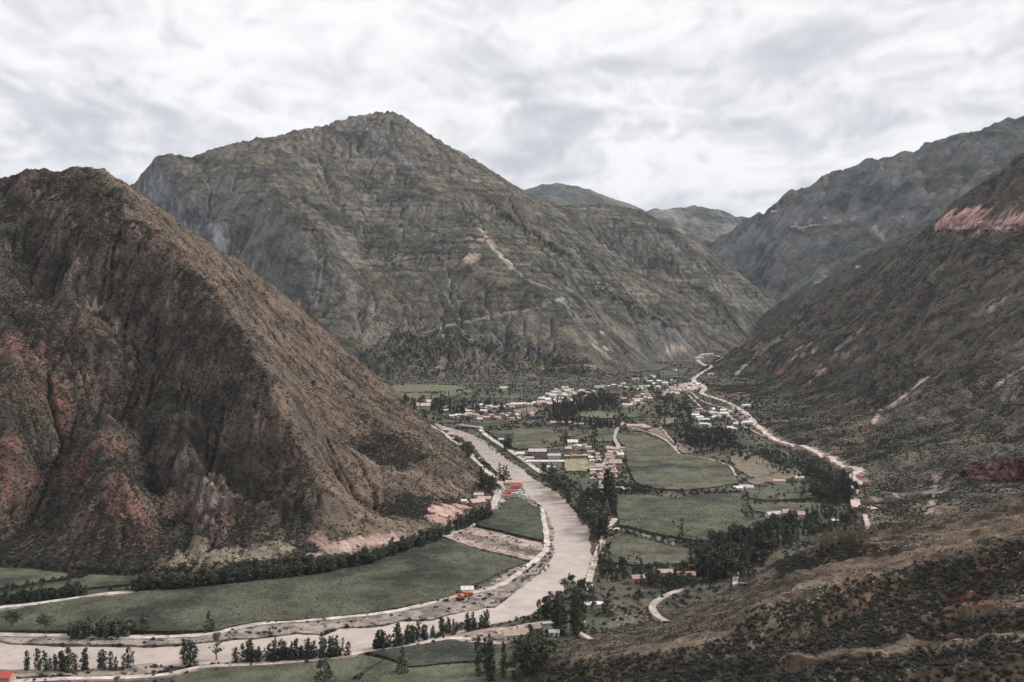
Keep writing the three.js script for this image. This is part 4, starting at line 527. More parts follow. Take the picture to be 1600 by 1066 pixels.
// many trees that read as one wood: instanced, the same shapes
const woodLots = new Map();
function woodTree(kind, p, h, wide = 1, tone = [1, 1, 1]) { const v = Math.floor(rnd() * SHAPES[kind].length), key = kind + v; if (!woodLots.has(key)) woodLots.set(key, { kind, v, list: [] }); woodLots.get(key).list.push([p, h, h * wide * R(0.8, 1.25), rnd() * 6.28, tone]); }
function region(poly, n) { const P2 = pair(poly), xs = P2.map((p) => p[0]), ys = P2.map((p) => p[1]), out = [], q = P2.map((p) => [p[0], 0, p[1]]); let guard = 0; while (out.length < n && guard++ < n * 30) { const x = R(Math.min(...xs), Math.max(...xs)), y = R(Math.min(...ys), Math.max(...ys)); if (inside(q, x, y)) out.push(hit(x, y)); } return out; }
function wood(poly, n, h0, h1, kinds = ['tall', 'gum', 'round'], wide = 1) { for (const p of region(poly, n)) woodTree(pick(kinds), p, R(h0, h1), wide); }

row('207,926 300,921 400,910 500,899 580,882 640,861 690,843', 84, 9, 15, 'eucalyptus in the long dark row between the maize field and the brown mountain', 'row along the maize field', { kinds: ['tall', 'tall', 'gum'], wide: 1.3, jitter: 4 });
row('0,945 60,939 133,932', 24, 7, 12, 'dark eucalyptus in the short row at the left edge behind the maize field', 'row at the left edge', { wide: 1.2 });
row('697,836 730,826 768,808', 20, 11, 18, 'eucalyptus in the clump between the pink scree and the rounded field', 'trees by the pink scree', { kinds: ['tall', 'gum'], wide: 1.1 });
row('40,1050 120,1049 195,1047', 22, 6, 13, 'slim tree in the left row on the near river bank', 'left row on the near bank', { jitter: 2 });
row('386,1037 460,1034 540,1028', 34, 7, 14, 'dark tree in the dense middle row on the near river bank', 'middle row on the near bank', { jitter: 2.5, kinds: ['tall', 'gum', 'cone'] });
row('585,1016 615,1012 645,1008', 17, 7, 15, 'tree in the row before the dark plot on the near river bank', 'row before the dark plot', { jitter: 2.5 });
row('657,1000 700,990 760,978', 20, 6, 12, 'tree in the right row on the near river bank above the pink yard', 'right row on the near bank', { jitter: 2.5 });
row('285,1041 303,1042', 3, 12, 17, 'one of three slim trees standing apart on the near river bank', 'three slim trees', { jitter: 1.5 });
row('852,752 873,770 893,788', 10, 14, 23, 'tall dark tree on the right river bank opposite the red canopies', 'right bank upper trees', { kinds: ['tall', 'round'], jitter: 5, wide: 1.3 });
row('901,792 914,806 926,824 934,846', 13, 14, 22, 'tall dark tree on the right river bank at the widest bend', 'right bank bend trees', { kinds: ['tall', 'gum', 'round'], jitter: 7, wide: 1.2 });
row('951,772 957,790 962,808', 9, 20, 29, 'tall poplar-like tree in the narrow row beside the dark olive field', 'row beside the olive field', { jitter: 3 });
row('866,985 880,990 894,988 904,996', 7, 19, 28, 'very tall dark eucalyptus in the cluster above the near houses', 'cluster above the near houses', { jitter: 6, wide: 0.7 });
row('842,970 856,968 870,965', 6, 10, 18, 'slim young eucalyptus at the water edge left of the tall cluster', 'young trees at the water edge', { jitter: 3 });
row('757,1054 782,1062 806,1060', 7, 15, 24, 'dark eucalyptus in the group at the bottom edge below the pink yard', 'group at the bottom edge', { jitter: 7, wide: 0.75 });
row('826,1040 842,1046 858,1038', 6, 15, 22, 'broad drooping tree at the foot of the near hillside', 'drooping trees', { kinds: ['round', 'gum'], tone: 'mid', wide: 1.2, jitter: 5 });
row('1090,885 1125,900 1165,905', 16, 14, 22, 'tall tree at the front of the dark forest under the near hillside', 'front of the forest', { kinds: ['tall', 'gum', 'round'], jitter: 8 });
row('1200,868 1225,856 1250,846', 10, 13, 20, 'tree on the right front of the dark forest', 'right front of the forest', { kinds: ['tall', 'gum'], jitter: 8 });
row('1262,770 1282,785 1305,790', 10, 13, 22, 'dark tree in the clump below the hairpin road', 'clump below the road', { kinds: ['tall', 'cone', 'round'], jitter: 7 });
row('718,700 728,712 738,724', 8, 13, 22, 'dark tree between the mountain road and the upper river', 'upper river trees', { kinds: ['tall', 'round'], jitter: 4, wide: 1.1 });
row('755,760 766,768 776,772', 8, 12, 20, 'tree in the dark clump beside the road under the brown mountain nose', 'clump under the nose', { kinds: ['tall', 'round'], jitter: 5, wide: 1.1 });
row('781,752 787,753 793,753', 3, 17, 23, 'one of three pointed dark trees on the spit above the red canopies', 'three pointed trees', { kinds: ['cone'], jitter: 1, wide: 1.7 });
row('790,704 796,702 800,704', 4, 14, 20, 'dark tree beside the striped crop plots', 'trees by the striped plots', { jitter: 3 });
row('905,664 935,666 968,668', 22, 9, 14, 'dark tree in the straight row under the valley grove', 'straight grove row', { jitter: 4, wide: 1.2 });
const one = (px, py, kind, h, label, tone, wide) => tree(hit(px, py), kind, h, label, null, tone, wide);
one(18, 990, 'round', 14, 'round dark bushy tree at the left edge by the maize field', 'dark', 1.1);
one(72, 992, 'round', 13, 'lone round bushy tree by the far river track', 'dark', 1.1);
one(127, 996, 'clump', 12.5, 'square dark thicket by the far river track', 'dark', 1.25);
one(166, 996, 'clump', 12, 'left half of the long dark thicket by the far river track', 'dark', 1.25);
one(192, 995, 'clump', 11.5, 'right half of the long dark thicket by the far river track', 'dark', 1.4);
one(226, 991, 'tall', 13, 'narrow dark tree at the right end of the thickets', 'dark', 1.4);
one(327, 990, 'cone', 14, 'lone dark pointed tree between maize field and river', 'dark', 1.4);
one(338, 1033, 'gum', 16, 'tall forked tree leaning over the near river bank', 'dark', 1.2);
one(208, 1043, 'gum', 9, 'small round-topped tree alone on the near bank', 'dark', 1.2);
one(368, 1037, 'tall', 9, 'small dark tree just left of the dense middle row', 'dark', 1.4);
one(379, 1037, 'tall', 11, 'slim tree at the start of the dense middle row', 'dark', 1);
one(628, 1054, 'cone', 15, 'dark conical tree between the lower plots', 'dark', 1.5);
one(507, 1075, 'cone', 23, 'large dark conifer cut by the bottom edge', 'dark', 1.5);
one(1066, 847, 'gum', 20, 'lone tall bare-stemmed tree before the dark olive field', 'dark', 1);
one(1052, 830, 'gum', 10, 'thin sparse tree beside the lone tall tree', 'dark', 0.9);
one(882, 926, 'round', 10, 'round tree leaning over the river bend bank', 'dark', 1.2);
one(951, 962, 'cone', 16, 'dense pointed tree above the pale stony slope', 'dark', 1.4);
one(997, 953, 'gum', 15, 'spreading tree beside the curving dirt track', 'dark', 1.3);
one(926, 957, 'gum', 17, 'tall loose tree before the white ruin', 'dark', 1.2);
one(945, 958, 'tall', 9, 'short dark tree left of the pointed tree', 'dark', 1.4);
one(1119, 932, 'round', 7, 'small round tree on the bare near slope', 'dark', 1.2);
one(1247, 873, 'cone', 10, 'small dark conifer at the crest of the near hillside', 'dark', 1.5);
one(1398, 866, 'round', 5, 'dark bush alone on the brown hillside', 'dark', 1.3);
one(478, 360, 'cone', 30, 'left of two dark trees on the shoulder of the great mountain', 'dark', 1.3);
one(491, 361, 'cone', 27, 'right of two dark trees on the shoulder of the great mountain', 'dark', 1.3);
one(1255, 838, 'tall', 9, 'dark tree among the tan scrub at the crest', 'dark', 1.2);
one(1018, 610, 'cone', 20, 'single dark tree above the upper houses', 'dark', 1.2);
one(930, 684, 'tall', 20, 'tall dark tree left of the olive plot by the lane', 'dark', 1.4);
one(884, 694, 'tall', 18, 'tall dark tree at the end of the striped plots', 'dark', 1.4);
one(973, 655, 'round', 12, 'round tree at the lane bend above the village', 'dark', 1.3);
one(967, 728, 'round', 13, 'broad tree between the brick houses and the olive field', 'dark', 1.4);
for (const p of region('1225,600 1300,600 1350,650 1440,690 1470,720 1330,725 1340,690 1250,640', 42)) tree(p, pick(['cone', 'tall']), R(6, 12), 'pale dry tree scattered on the dark scrubby slope', 'pale trees on the slope', 'pale', 1.1);
for (const p of region('1255,852 1290,842 1340,838 1400,830 1440,818 1425,828 1350,846 1290,858', 38)) tree(p, pick(['cone', 'tall']), R(5, 10), 'tan scrubby tree along the crest of the near hillside', 'tan trees on the crest', 'pale', 1.2);
for (const p of region('974,866 1001,866 1004,885 978,886', 20)) tree(p, 'round', R(2.2, 3.2), 'small round orchard tree in the meadow', 'orchard in the meadow', 'dark', 1);

wood('207,922 300,917 400,906 500,895 580,878 640,857 690,840 690,846 640,864 580,884 500,901 400,911 300,923 207,929', 330, 4, 11, ['tall', 'round'], 1.3);
wood('0,940 133,927 133,933 0,947', 60, 3, 8, ['round', 'tall'], 1.3);
wood('386,1032 540,1024 540,1030 386,1040', 60, 3, 8, ['round', 'tall'], 1.2);
wood('585,1012 760,975 760,982 645,1010 585,1018', 50, 2.5, 7, ['round', 'tall'], 1.2);
wood('695,832 770,802 772,810 697,840', 50, 4, 10, ['round', 'tall'], 1.2);
wood('0,878 60,882 120,889 190,892 260,889 420,882 500,870 480,882 260,894 190,897 120,892 0,882', 170, 2, 6, ['round', 'gum'], 1.2);
wood('920,705 985,700 985,755 925,765', 40, 3, 7, ['round']);
wood('1085,868 1120,850 1180,835 1245,815 1252,845 1200,880 1165,903 1120,912 1082,900', 170, 8, 17);
wood('1250,800 1330,792 1345,822 1290,850 1250,842', 100, 4, 10);
wood('1262,738 1300,748 1318,785 1280,785', 50, 9, 18);
wood('1020,617 1045,612 1078,642 1088,690 1058,690 1028,658', 110, 7, 14);
wood('1085,678 1140,680 1150,692 1100,702 1050,697', 110, 8, 15);
wood('858,655 860,634 900,629 930,631 946,641 905,646 880,660', 150, 10, 16, ['tall', 'gum']);
wood('900,622 960,620 968,640 930,637', 80, 9, 15);
wood('860,658 905,655 905,668 870,668', 30, 8, 14);
wood('612,636 650,642 690,648 740,650 800,642 760,632 660,628', 90, 9, 18, ['tall', 'round', 'gum']);
wood('640,618 760,624 860,612 900,605 760,612', 60, 5, 11);
wood('1150,692 1262,722 1300,745 1250,752 1205,737 1140,714', 190, 4, 9, ['round', 'gum']);
wood('1310,740 1340,760 1330,800 1300,790', 60, 5, 11);
wood('935,860 950,850 955,880 1060,890 1090,905 1060,920 960,915 930,900', 120, 3, 10, ['round', 'gum', 'tall']);
wood('885,905 920,920 935,955 905,960 880,940', 50, 3, 9, ['round', 'gum']);
wood('935,800 950,815 945,845 930,850 926,830', 40, 6, 16);
wood('925,770 940,775 945,800 928,812 905,795', 60, 6, 14);
wood('955,750 1000,760 1040,770 1160,768 1158,774 1000,774 962,768', 110, 2.5, 6, ['round']);
wood('968,826 1040,842 1090,850 1160,845 1200,825 1205,832 1150,856 1085,860 1010,846 966,834', 130, 2.5, 7, ['round', 'gum']);
wood('800,650 1000,590 1060,570 1090,575 1010,640 980,650', 120, 5, 12);
wood('600,597 572,577 562,550 620,520 760,530 900,560 950,585 700,592', 900, 6, 13, ['tall', 'gum', 'round']);
wood('620,500 720,520 720,560 600,560', 250, 6, 12, ['tall', 'gum']);
wood('750,310 800,345 890,400 885,408 840,380 770,335', 130, 8, 16, ['tall', 'gum']);
wood('1165,345 1230,312 1235,320 1175,350', 30, 14, 22, ['tall', 'cone']);
wood('905,388 935,430 950,455 1050,512 1048,518 940,462 900,395', 160, 6, 12, ['round', 'gum']);
wood('1200,615 1300,650 1400,700 1380,730 1300,700 1200,665', 160, 3, 8, ['round', 'gum', 'cone']);
wood('1360,560 1420,560 1440,600 1380,640 1330,640', 120, 4, 9, ['round', 'gum']);
wood('1000,905 1080,905 1090,925 1020,925', 40, 3, 8, ['round']);
wood('800,1010 830,990 860,1000 860,1050 800,1066', 70, 2, 7, ['round']);
wood('0,923 105,905 125,897 133,901 112,909 0,930', 60, 2, 5, ['round']);
wood('820,885 860,868 868,880 850,900 810,915', 40, 1.5, 4, ['round']);
wood('1180,570 1230,590 1200,650 1140,625 1110,590', 60, 3, 7, ['round']);
wood('600,614 700,616 800,622 900,626 1000,610 1030,640 985,662 900,668 800,668 740,662 660,648', 260, 3, 9, ['round', 'gum', 'tall']);
wood('985,640 1030,640 1060,650 1150,640 1180,690 1100,690 1040,668', 150, 3, 9, ['round', 'gum', 'tall']);
wood('840,690 880,690 925,690 960,695 960,705 900,702 850,702', 60, 3, 8, ['round', 'tall']);
wood('960,760 1000,762 1010,776 965,776', 40, 3, 7, ['round']);
wood('1050,690 1150,690 1160,705 1100,712 1070,705', 110, 4, 10, ['round', 'gum', 'tall']);
wood('1160,700 1260,715 1270,735 1215,735 1180,715', 140, 3, 8, ['round', 'gum']);
wood('1160,768 1240,752 1300,765 1320,790 1290,800 1180,792', 120, 2, 6, ['round', 'gum']);
wood('880,738 935,738 935,775 900,780', 50, 2.5, 6, ['round']);
wood('640,650 665,640 690,660 672,662', 20, 3, 8, ['round', 'tall']);
wood('740,683 770,700 800,722 840,748 846,752 800,726 765,702', 50, 1.5, 4, ['round']);
wood('745,712 770,738 775,745 755,735 738,712', 35, 2, 6, ['round']);

// ---------- houses ----------
const paint = (r, g, b, rough = 0.9) => { const m = new THREE.MeshStandardMaterial({ roughness: rough }); m.color.setRGB(r, g, b); return m; };
const dirtyTex = tex(256, (i, x, y) => { const v = 0.62 + 0.38 * contrast(nA[(y * 4) * 1024 + x * 4], 2.4); return [toSrgb(v), toSrgb(v * 0.98), toSrgb(v * 0.96)]; }, true);
const worn = (r, g, b, rough = 0.85) => { const m = new THREE.MeshStandardMaterial({ roughness: rough, map: dirtyTex }); m.color.setRGB(r / 0.8, g / 0.8, b / 0.8); return m; };
const ROOFS = { tile: [worn(0.42, 0.315, 0.275), worn(0.36, 0.26, 0.22), worn(0.48, 0.385, 0.34)], tin: [worn(0.62, 0.6, 0.59, 0.5), worn(0.5, 0.48, 0.48, 0.5), worn(0.72, 0.7, 0.69, 0.5)], pink: [worn(0.5, 0.36, 0.31), worn(0.56, 0.43, 0.38)], red: [worn(0.42, 0.08, 0.07)], brown: [worn(0.3, 0.2, 0.14)] };
const WALLS = { adobe: [worn(0.4, 0.29, 0.24), worn(0.34, 0.24, 0.19), worn(0.44, 0.33, 0.28)], white: [worn(0.72, 0.69, 0.66), worn(0.62, 0.58, 0.54)], brick: [worn(0.44, 0.31, 0.26), worn(0.48, 0.37, 0.32)] };
const darkGlass = paint(0.03, 0.032, 0.035, 0.3), doorWood = paint(0.12, 0.075, 0.05), metalGrey = paint(0.2, 0.2, 0.21, 0.5), orange = worn(0.6, 0.2, 0.05, 0.5), blackRubber = paint(0.03, 0.03, 0.03), whitePaint = worn(0.75, 0.74, 0.72, 0.5);
const ext = (pts, d = 1) => { const s = new THREE.Shape(pts.map((p) => new THREE.Vector2(...p))); const g = new THREE.ExtrudeGeometry(s, { depth: d, bevelEnabled: false }); g.translate(0, 0, -d / 2); return g; };
const SH = { gableWall: ext([[-0.5, -0.35], [0.5, -0.35], [0.5, 1], [0, 1.42], [-0.5, 1]]), gableRoof: ext([[-0.6, 0.95], [0, 1.455], [0.6, 0.95], [0.6, 1.02], [0, 1.53], [-0.6, 1.02]], 1.12), box: new THREE.BoxGeometry(1, 1, 1), flatWall: ext([[-0.5, -0.35], [0.5, -0.35], [0.5, 1], [-0.5, 1]]), leanRoof: ext([[-0.58, 0.99], [0.58, 1.1], [0.58, 1.17], [-0.58, 1.06]], 1.12) };
function house(px, py, w, d, h, roof, wall, label, group, { turn = 0, flat = false, rows = 1, name = 'house', category = 'house' } = {}) {
  const p = hit(px, py), o = new THREE.Group(); o.position.set(p[0], p[1], p[2] - d / 2); o.rotation.y = turn;
  const along = d > w;   // the ridge runs along the longer side
  const wm = part(o, 'wall', flat ? SH.flatWall : SH.gableWall, pick(WALLS[wall])), rm = part(o, 'roof', flat ? SH.leanRoof : SH.gableRoof, pick(ROOFS[roof]));
  for (const m of [wm, rm]) { if (along) m.scale.set(w, h, d); else { m.rotation.y = Math.PI / 2; m.scale.set(d, h, w); } }
  const n = Math.max(1, Math.round(w / 4)), side = (k, y, ww, hh, nm, mat) => { const m = part(o, nm, SH.box, mat); m.scale.set(ww, hh, 0.16); m.position.set((k + 0.5) / n * w - w / 2, y, d / 2 + 0.02); };
  for (let f = 0; f < rows; f++) for (let k = 0; k < n; k++) { const y = h * (f + 0.5) / rows; if (f === 0 && k === Math.floor(n / 2)) side(k, 1.05, 1.1, 2.1, 'door', doorWood); else side(k, y, 1.2, 1.1, 'window', darkGlass); }
  return add(o, name, label, category, group);
}
const V1 = 'small tile-roofed house packed along the left side of the village street', V2 = 'small tile-roofed house packed along the right side of the village street';
for (let i = 0; i < 8; i++) for (const dx of [0, 9]) house(925 + dx + i * 0.6 + R(-1, 1) - (dx ? 0 : 1), 713 + i * 5.6 + R(-1, 1), R(5, 8), R(5, 9), R(2.6, 5), pick(['tile', 'tile', 'pink', 'tin']), pick(['adobe', 'brick', 'white']), V1, 'houses left of the village street', { turn: pick([0, 1.57]) + R(-0.2, 0.2), flat: rnd() < 0.3 });
for (let i = 0; i < 9; i++) for (const dx of [0, 9, 18]) { if (dx === 18 && i > 4) continue; house(953 + dx + R(-1.2, 1.2) - i * 0.4, 707 + i * 5.4 + R(-1, 1), R(5, 8.5), R(5, 10), R(2.6, 5.5), pick(['tile', 'tile', 'pink', 'pink', 'tin']), pick(['adobe', 'brick', 'white']), V2, 'houses right of the village street', { turn: pick([0, 1.57]) + R(-0.2, 0.2), flat: rnd() < 0.3 }); }
for (let i = 0; i < 6; i++) house(888 + i * 6.3, 704 + R(-3, 3), R(6, 9), R(6, 9), R(3, 5), pick(['tile', 'pink', 'tin']), pick(['adobe', 'white']), 'house in the group behind the pale football pitch', 'houses behind the pitch', { turn: R(-0.1, 0.1) });
for (let i = 0; i < 7; i++) house(886 + i * 5.6, 716, R(5.5, 7), 5, R(2.6, 3.6), pick(['tile', 'pink']), 'adobe', 'low adobe house in the line touching the top of the football pitch', 'houses touching the pitch', { flat: rnd() < 0.4 });
house(962, 733, 14, 12, 7, 'tile', 'brick', 'two-storey brick house with a dark tile roof at the village centre', null, { rows: 2 });
house(895, 698, 13, 9, 6, 'tin', 'white', 'white two-storey house above the football pitch', null, { rows: 2 });
house(840, 713, 21, 10, 6, 'tin', 'adobe', 'long white-roofed hall beside the riverside lane', null, { rows: 2 });
house(866, 717, 15, 8, 4, 'tin', 'white', 'white shed right of the long hall', null);
house(852, 725, 42, 5, 3, 'tin', 'white', 'very long low white building before the riverside trees', null);
house(813, 714, 10, 7, 4, 'tin', 'white', 'small white house left of the long hall on the lane', null);
house(827, 721, 11, 9, 4, 'pink', 'white', 'square white house on the riverside lane', null, { flat: true });
house(861, 735, 9, 8, 3.5, 'tin', 'white', 'small white house above the dark riverside trees', null);
house(785, 690, 10, 5, 3, 'tin', 'white', 'small white hut beside the striped crop', null);
house(876, 665, 30, 8, 4.5, 'tile', 'adobe', 'long reddish building below the dark grove', null);
house(905, 667, 14, 8, 4, 'tile', 'adobe', 'short reddish building right of the long one below the grove', null);
house(995, 670, 28, 10, 4.5, 'pink', 'white', 'long pale building at the head of the olive field', null);
house(1010, 672, 12, 8, 4, 'tile', 'adobe', 'small tile-roofed house beside the long pale building', null);
for (const [px, py] of pair('838,634 843,636 850,634 862,632 871,633 880,631 888,628 898,622 902,616 878,622 869,612 886,609 845,632 853,629 851,625 860,628 858,620 866,624 866,617 873,621 874,614 880,618 881,611 888,615 890,620 893,612 847,626 856,634 868,630 876,627 884,624 895,617 863,634')) house(px + R(-2, 2), py + R(-1.5, 1.5), R(7, 13), R(6, 11), R(3.5, 6.5), pick(['tin', 'pink', 'tin']), pick(['white', 'white', 'adobe']), 'whitish house in the far town on the rise under the great mountain', 'houses of the far town', { flat: rnd() < 0.3, turn: R(-0.8, 0.8) });
for (const [px, py] of pair('754,638 763,639 774,640 784,639 797,637 804,636 812,636 820,635 828,636 836,634 758,641')) house(px, py + R(-1, 1), R(8, 15), R(6, 10), R(3.5, 6), pick(['pink', 'tin']), pick(['white', 'adobe']), 'house in the long far row left of the town', 'far row left of the town', { turn: R(-0.6, 0.6) });
house(661, 642, 24, 14, 9, 'pink', 'white', 'large pale hall beside the far trees at the mountain edge', null, { rows: 2 });
house(672, 635, 12, 8, 8, 'tin', 'white', 'tall white building behind the large pale hall', null, { rows: 2 });
house(787, 612, 14, 9, 7, 'tin', 'white', 'lone white house high on the green plots', null, { rows: 2 });
for (const [px, py] of pair('708,654 716,653 724,652 732,652 742,654 752,655 760,655 768,654 778,655 790,654 796,651 800,656 812,658 783,650 772,648')) house(px, py + R(-1.5, 1.5), R(6, 12), R(5, 9), R(3, 5), pick(['tin', 'pink', 'tile']), pick(['white', 'adobe']), 'house in the scattered line above the river bridge', 'houses above the bridge', { turn: R(-0.3, 0.3), flat: rnd() < 0.3 });
for (const [px, py] of pair('990,634 996,631 1001,627 1007,625 1012,621 1005,633 998,624 993,627 1003,619 1010,615 1015,626 978,638 985,636 975,628')) house(px, py, R(7, 12), R(6, 10), R(3.5, 6), pick(['pink', 'tile', 'tin']), pick(['adobe', 'white']), 'pinkish house in the middle group above the lane', 'middle group above the lane', { turn: R(-0.8, 0.8) });
for (let i = 0; i < 68; i++) { const [a, b] = [R(0, 1), R(0, 1)], px = 1036 + a * 58, py = 617 - a * 13 + (b - 0.5) * 17 * (1 - 0.3 * a); house(px, py, R(6, 10.5), R(5, 9), R(3, 5.5), pick(['tin', 'tin', 'pink', 'tile']), pick(['white', 'adobe']), 'house crowded in the upper village below the dirt road', 'crowded upper village', { turn: R(-0.9, 0.9), flat: rnd() < 0.3 }); }
for (const [px, py] of pair('1000,612 1012,606 1022,603 1030,598 1040,602 1052,597 1016,598 1028,608')) house(px, py, R(9, 13), R(7, 9), R(3.5, 5), 'tin', 'white', 'small white house on the green slope above the upper village', 'houses above the upper village', { turn: R(-0.4, 0.4) });
for (const [px, py] of pair('1088,652 1096,660 1100,666 1093,657 1131,645 1133,651 1116,650 1140,659 1142,673 1121,655 1104,659 1154,666')) house(px, py, R(8, 13), R(6, 10), R(3.5, 5), 'tin', 'white', 'white-roofed house between the upper road and the dark grove', 'houses below the upper road', { turn: R(-0.5, 0.5) });
house(1166, 637, 16, 9, 4, 'tin', 'white', 'white-roofed house just above the dirt road bend', null, { turn: 0.4 });
house(1168, 664, 19, 10, 4, 'tin', 'white', 'long white-roofed house touching the dirt road', null, { turn: 0.4 });
for (const [px, py] of pair('1089,561 1095,558 1102,557 1110,556 1093,563')) house(px, py, R(18, 26), R(10, 14), R(5, 7), 'tin', 'white', 'whitish building at the mouth of the side valley', 'buildings at the side valley mouth', { flat: true });
house(1111, 587, 15, 9, 4, 'pink', 'white', 'lone pale house right of the road above the upper village', null);
house(1154, 768, 9, 6, 3.5, 'tin', 'white', 'left white shed between the two olive fields', null); house(1164, 766, 10, 6, 3.5, 'tin', 'white', 'middle white shed between the two olive fields', null); house(1172, 767, 8, 6, 3.5, 'tin', 'white', 'right white shed between the two olive fields', null);
house(1210, 811, 13, 8, 4, 'tin', 'white', 'white-roofed house among the dark trees below the hairpin', null, { turn: 0.3 }); house(1229, 812, 6, 6, 6, 'pink', 'adobe', 'narrow adobe house with a steep roof among the dark trees', null); house(1250, 813, 9, 7, 5, 'tile', 'white', 'small orange-roofed house at the forest corner', null);
house(1250, 751, 9, 6, 3, 'tin', 'white', 'small white roof beside the road-side trees', null); house(1218, 756, 12, 6, 3, 'pink', 'white', 'low pale house on the tan terrace', null); house(1305, 818, 6, 4, 2.5, 'tin', 'white', 'tiny white hut in the trees near the bright road', null);
house(745, 793, 13, 9, 5, 'pink', 'adobe', 'pink-roofed barn on the bare yard under the brown mountain', null, { turn: 0.5 }); house(725, 788, 5, 4, 3, 'tin', 'white', 'tiny white hut left of the pink-roofed barn', null); house(748, 778, 9, 5, 3, 'tin', 'white', 'small white roof above the pink-roofed barn', null); house(757, 786, 12, 6, 4, 'tile', 'adobe', 'reddish shed behind the pink-roofed barn', null);
house(713, 690, 10, 7, 4, 'tile', 'brick', 'red-roofed house on the mountain road near the bridge', null); house(704, 683, 10, 7, 4, 'pink', 'adobe', 'pale house left of the red-roofed one on the mountain road', null); house(697, 676, 9, 7, 4, 'pink', 'adobe', 'small pale house near the bridge end', null);
house(805, 1003, 14, 9, 4, 'tile', 'white', 'white house with an orange tile roof by the near bank', null, { turn: 0.25 }); house(826, 992, 13, 7, 3.5, 'tile', 'adobe', 'brown-roofed house right of the orange-roofed one', null, { turn: 0.3 }); house(866, 995, 6, 4, 2.5, 'tin', 'white', 'tiny grey shed under the tall cluster of trees', null);
house(4, 1073, 7, 7, 4.5, 'red', 'brick', 'bright red-roofed house cut by the lower left corner', null);
house(997, 913, 9, 6, 4, 'tile', 'adobe', 'small tile-roofed house in the scrub below the meadow', null, { turn: 0.3 }); house(1040, 904, 10, 6, 4, 'pink', 'adobe', 'pinkish house half hidden by trees below the meadow', null); house(1073, 908, 12, 7, 4, 'brown', 'adobe', 'brown-roofed house at the edge of the forest', null); house(944, 876, 5, 5, 4, 'pink', 'white', 'small pale hut by the pinkish river lane', null);
house(920, 952, 9, 5, 2.6, 'tin', 'white', 'white flat-roofed ruin below the river lane', null, { flat: true }); house(936, 951, 9, 5, 2.6, 'tin', 'white', 'second white flat-roofed ruin beside the tall loose tree', null, { flat: true });
house(978, 770, 10, 6, 3, 'tin', 'white', 'long white-roofed hut below the village gardens', null); house(968, 768, 8, 6, 3, 'pink', 'white', 'pale hut below the village gardens', null); house(914, 795, 7, 6, 4, 'pink', 'adobe', 'pinkish house hidden in the trees of the right bank', null); house(927, 789, 6, 5, 4, 'pink', 'adobe', 'second pinkish house hidden in the trees of the right bank', null);
for (const [px, py] of pair('1240,355 1247,354 1254,356 1262,355 1270,353 1251,357 1277,352')) house(px, py, R(22, 34), R(14, 20), R(6, 9), pick(['tin', 'pink']), 'white', 'tiny pale house of the hamlet on the far mountain shelf', 'hamlet on the far shelf', { flat: true });
house(1213, 331, 46, 20, 9, 'tin', 'white', 'white building on the skyline shelf of the far mountain', null, { flat: true }); house(1293, 341, 30, 16, 8, 'tin', 'white', 'small white building right of the far hamlet', null, { flat: true });
for (const [px, py, w] of pair('1289,433,34 1281,442,30 1343,418,18')) house(px, py, w, 12, 6, 'tin', 'white', { 34: 'upper white roof on the small green spur', 30: 'lower white roof on the small green spur', 18: 'smallest white roof high on the green spur' }[w], null, { flat: true });

const hamlet = (poly, n, label, group, roofs = ['tin', 'pink', 'tile', 'tin']) => { const P2 = pair(poly), q = P2.map((p) => [p[0], 0, p[1]]); let k = 0, guard = 0; while (k < n && guard++ < 999) { const px = R(Math.min(...P2.map((p) => p[0])), Math.max(...P2.map((p) => p[0]))), py = R(Math.min(...P2.map((p) => p[1])), Math.max(...P2.map((p) => p[1]))); if (!inside(q, px, py)) continue; k++; house(px, py, R(6, 11), R(5, 9), R(3, 5), pick(roofs), pick(['white', 'white', 'adobe']), label, group, { turn: R(-0.8, 0.8), flat: rnd() < 0.25 }); } };
hamlet('690,640 760,636 850,640 850,652 800,662 740,662 700,658', 16, 'small pale house scattered among the plots above the bridge', 'scattered houses above the bridge');
hamlet('950,600 1010,592 1075,575 1085,592 1040,600 985,618', 16, 'tiny pale house scattered on the green rise at the valley head', 'scattered houses at the valley head');
hamlet('1080,630 1130,636 1165,660 1150,676 1105,668 1078,645', 12, 'pale house scattered between the lane and the upper road', 'scattered houses by the upper road', ['tin', 'tin', 'pink']);
hamlet('900,600 960,606 965,620 905,626', 10, 'pale house half hidden behind the valley grove', 'houses behind the grove');

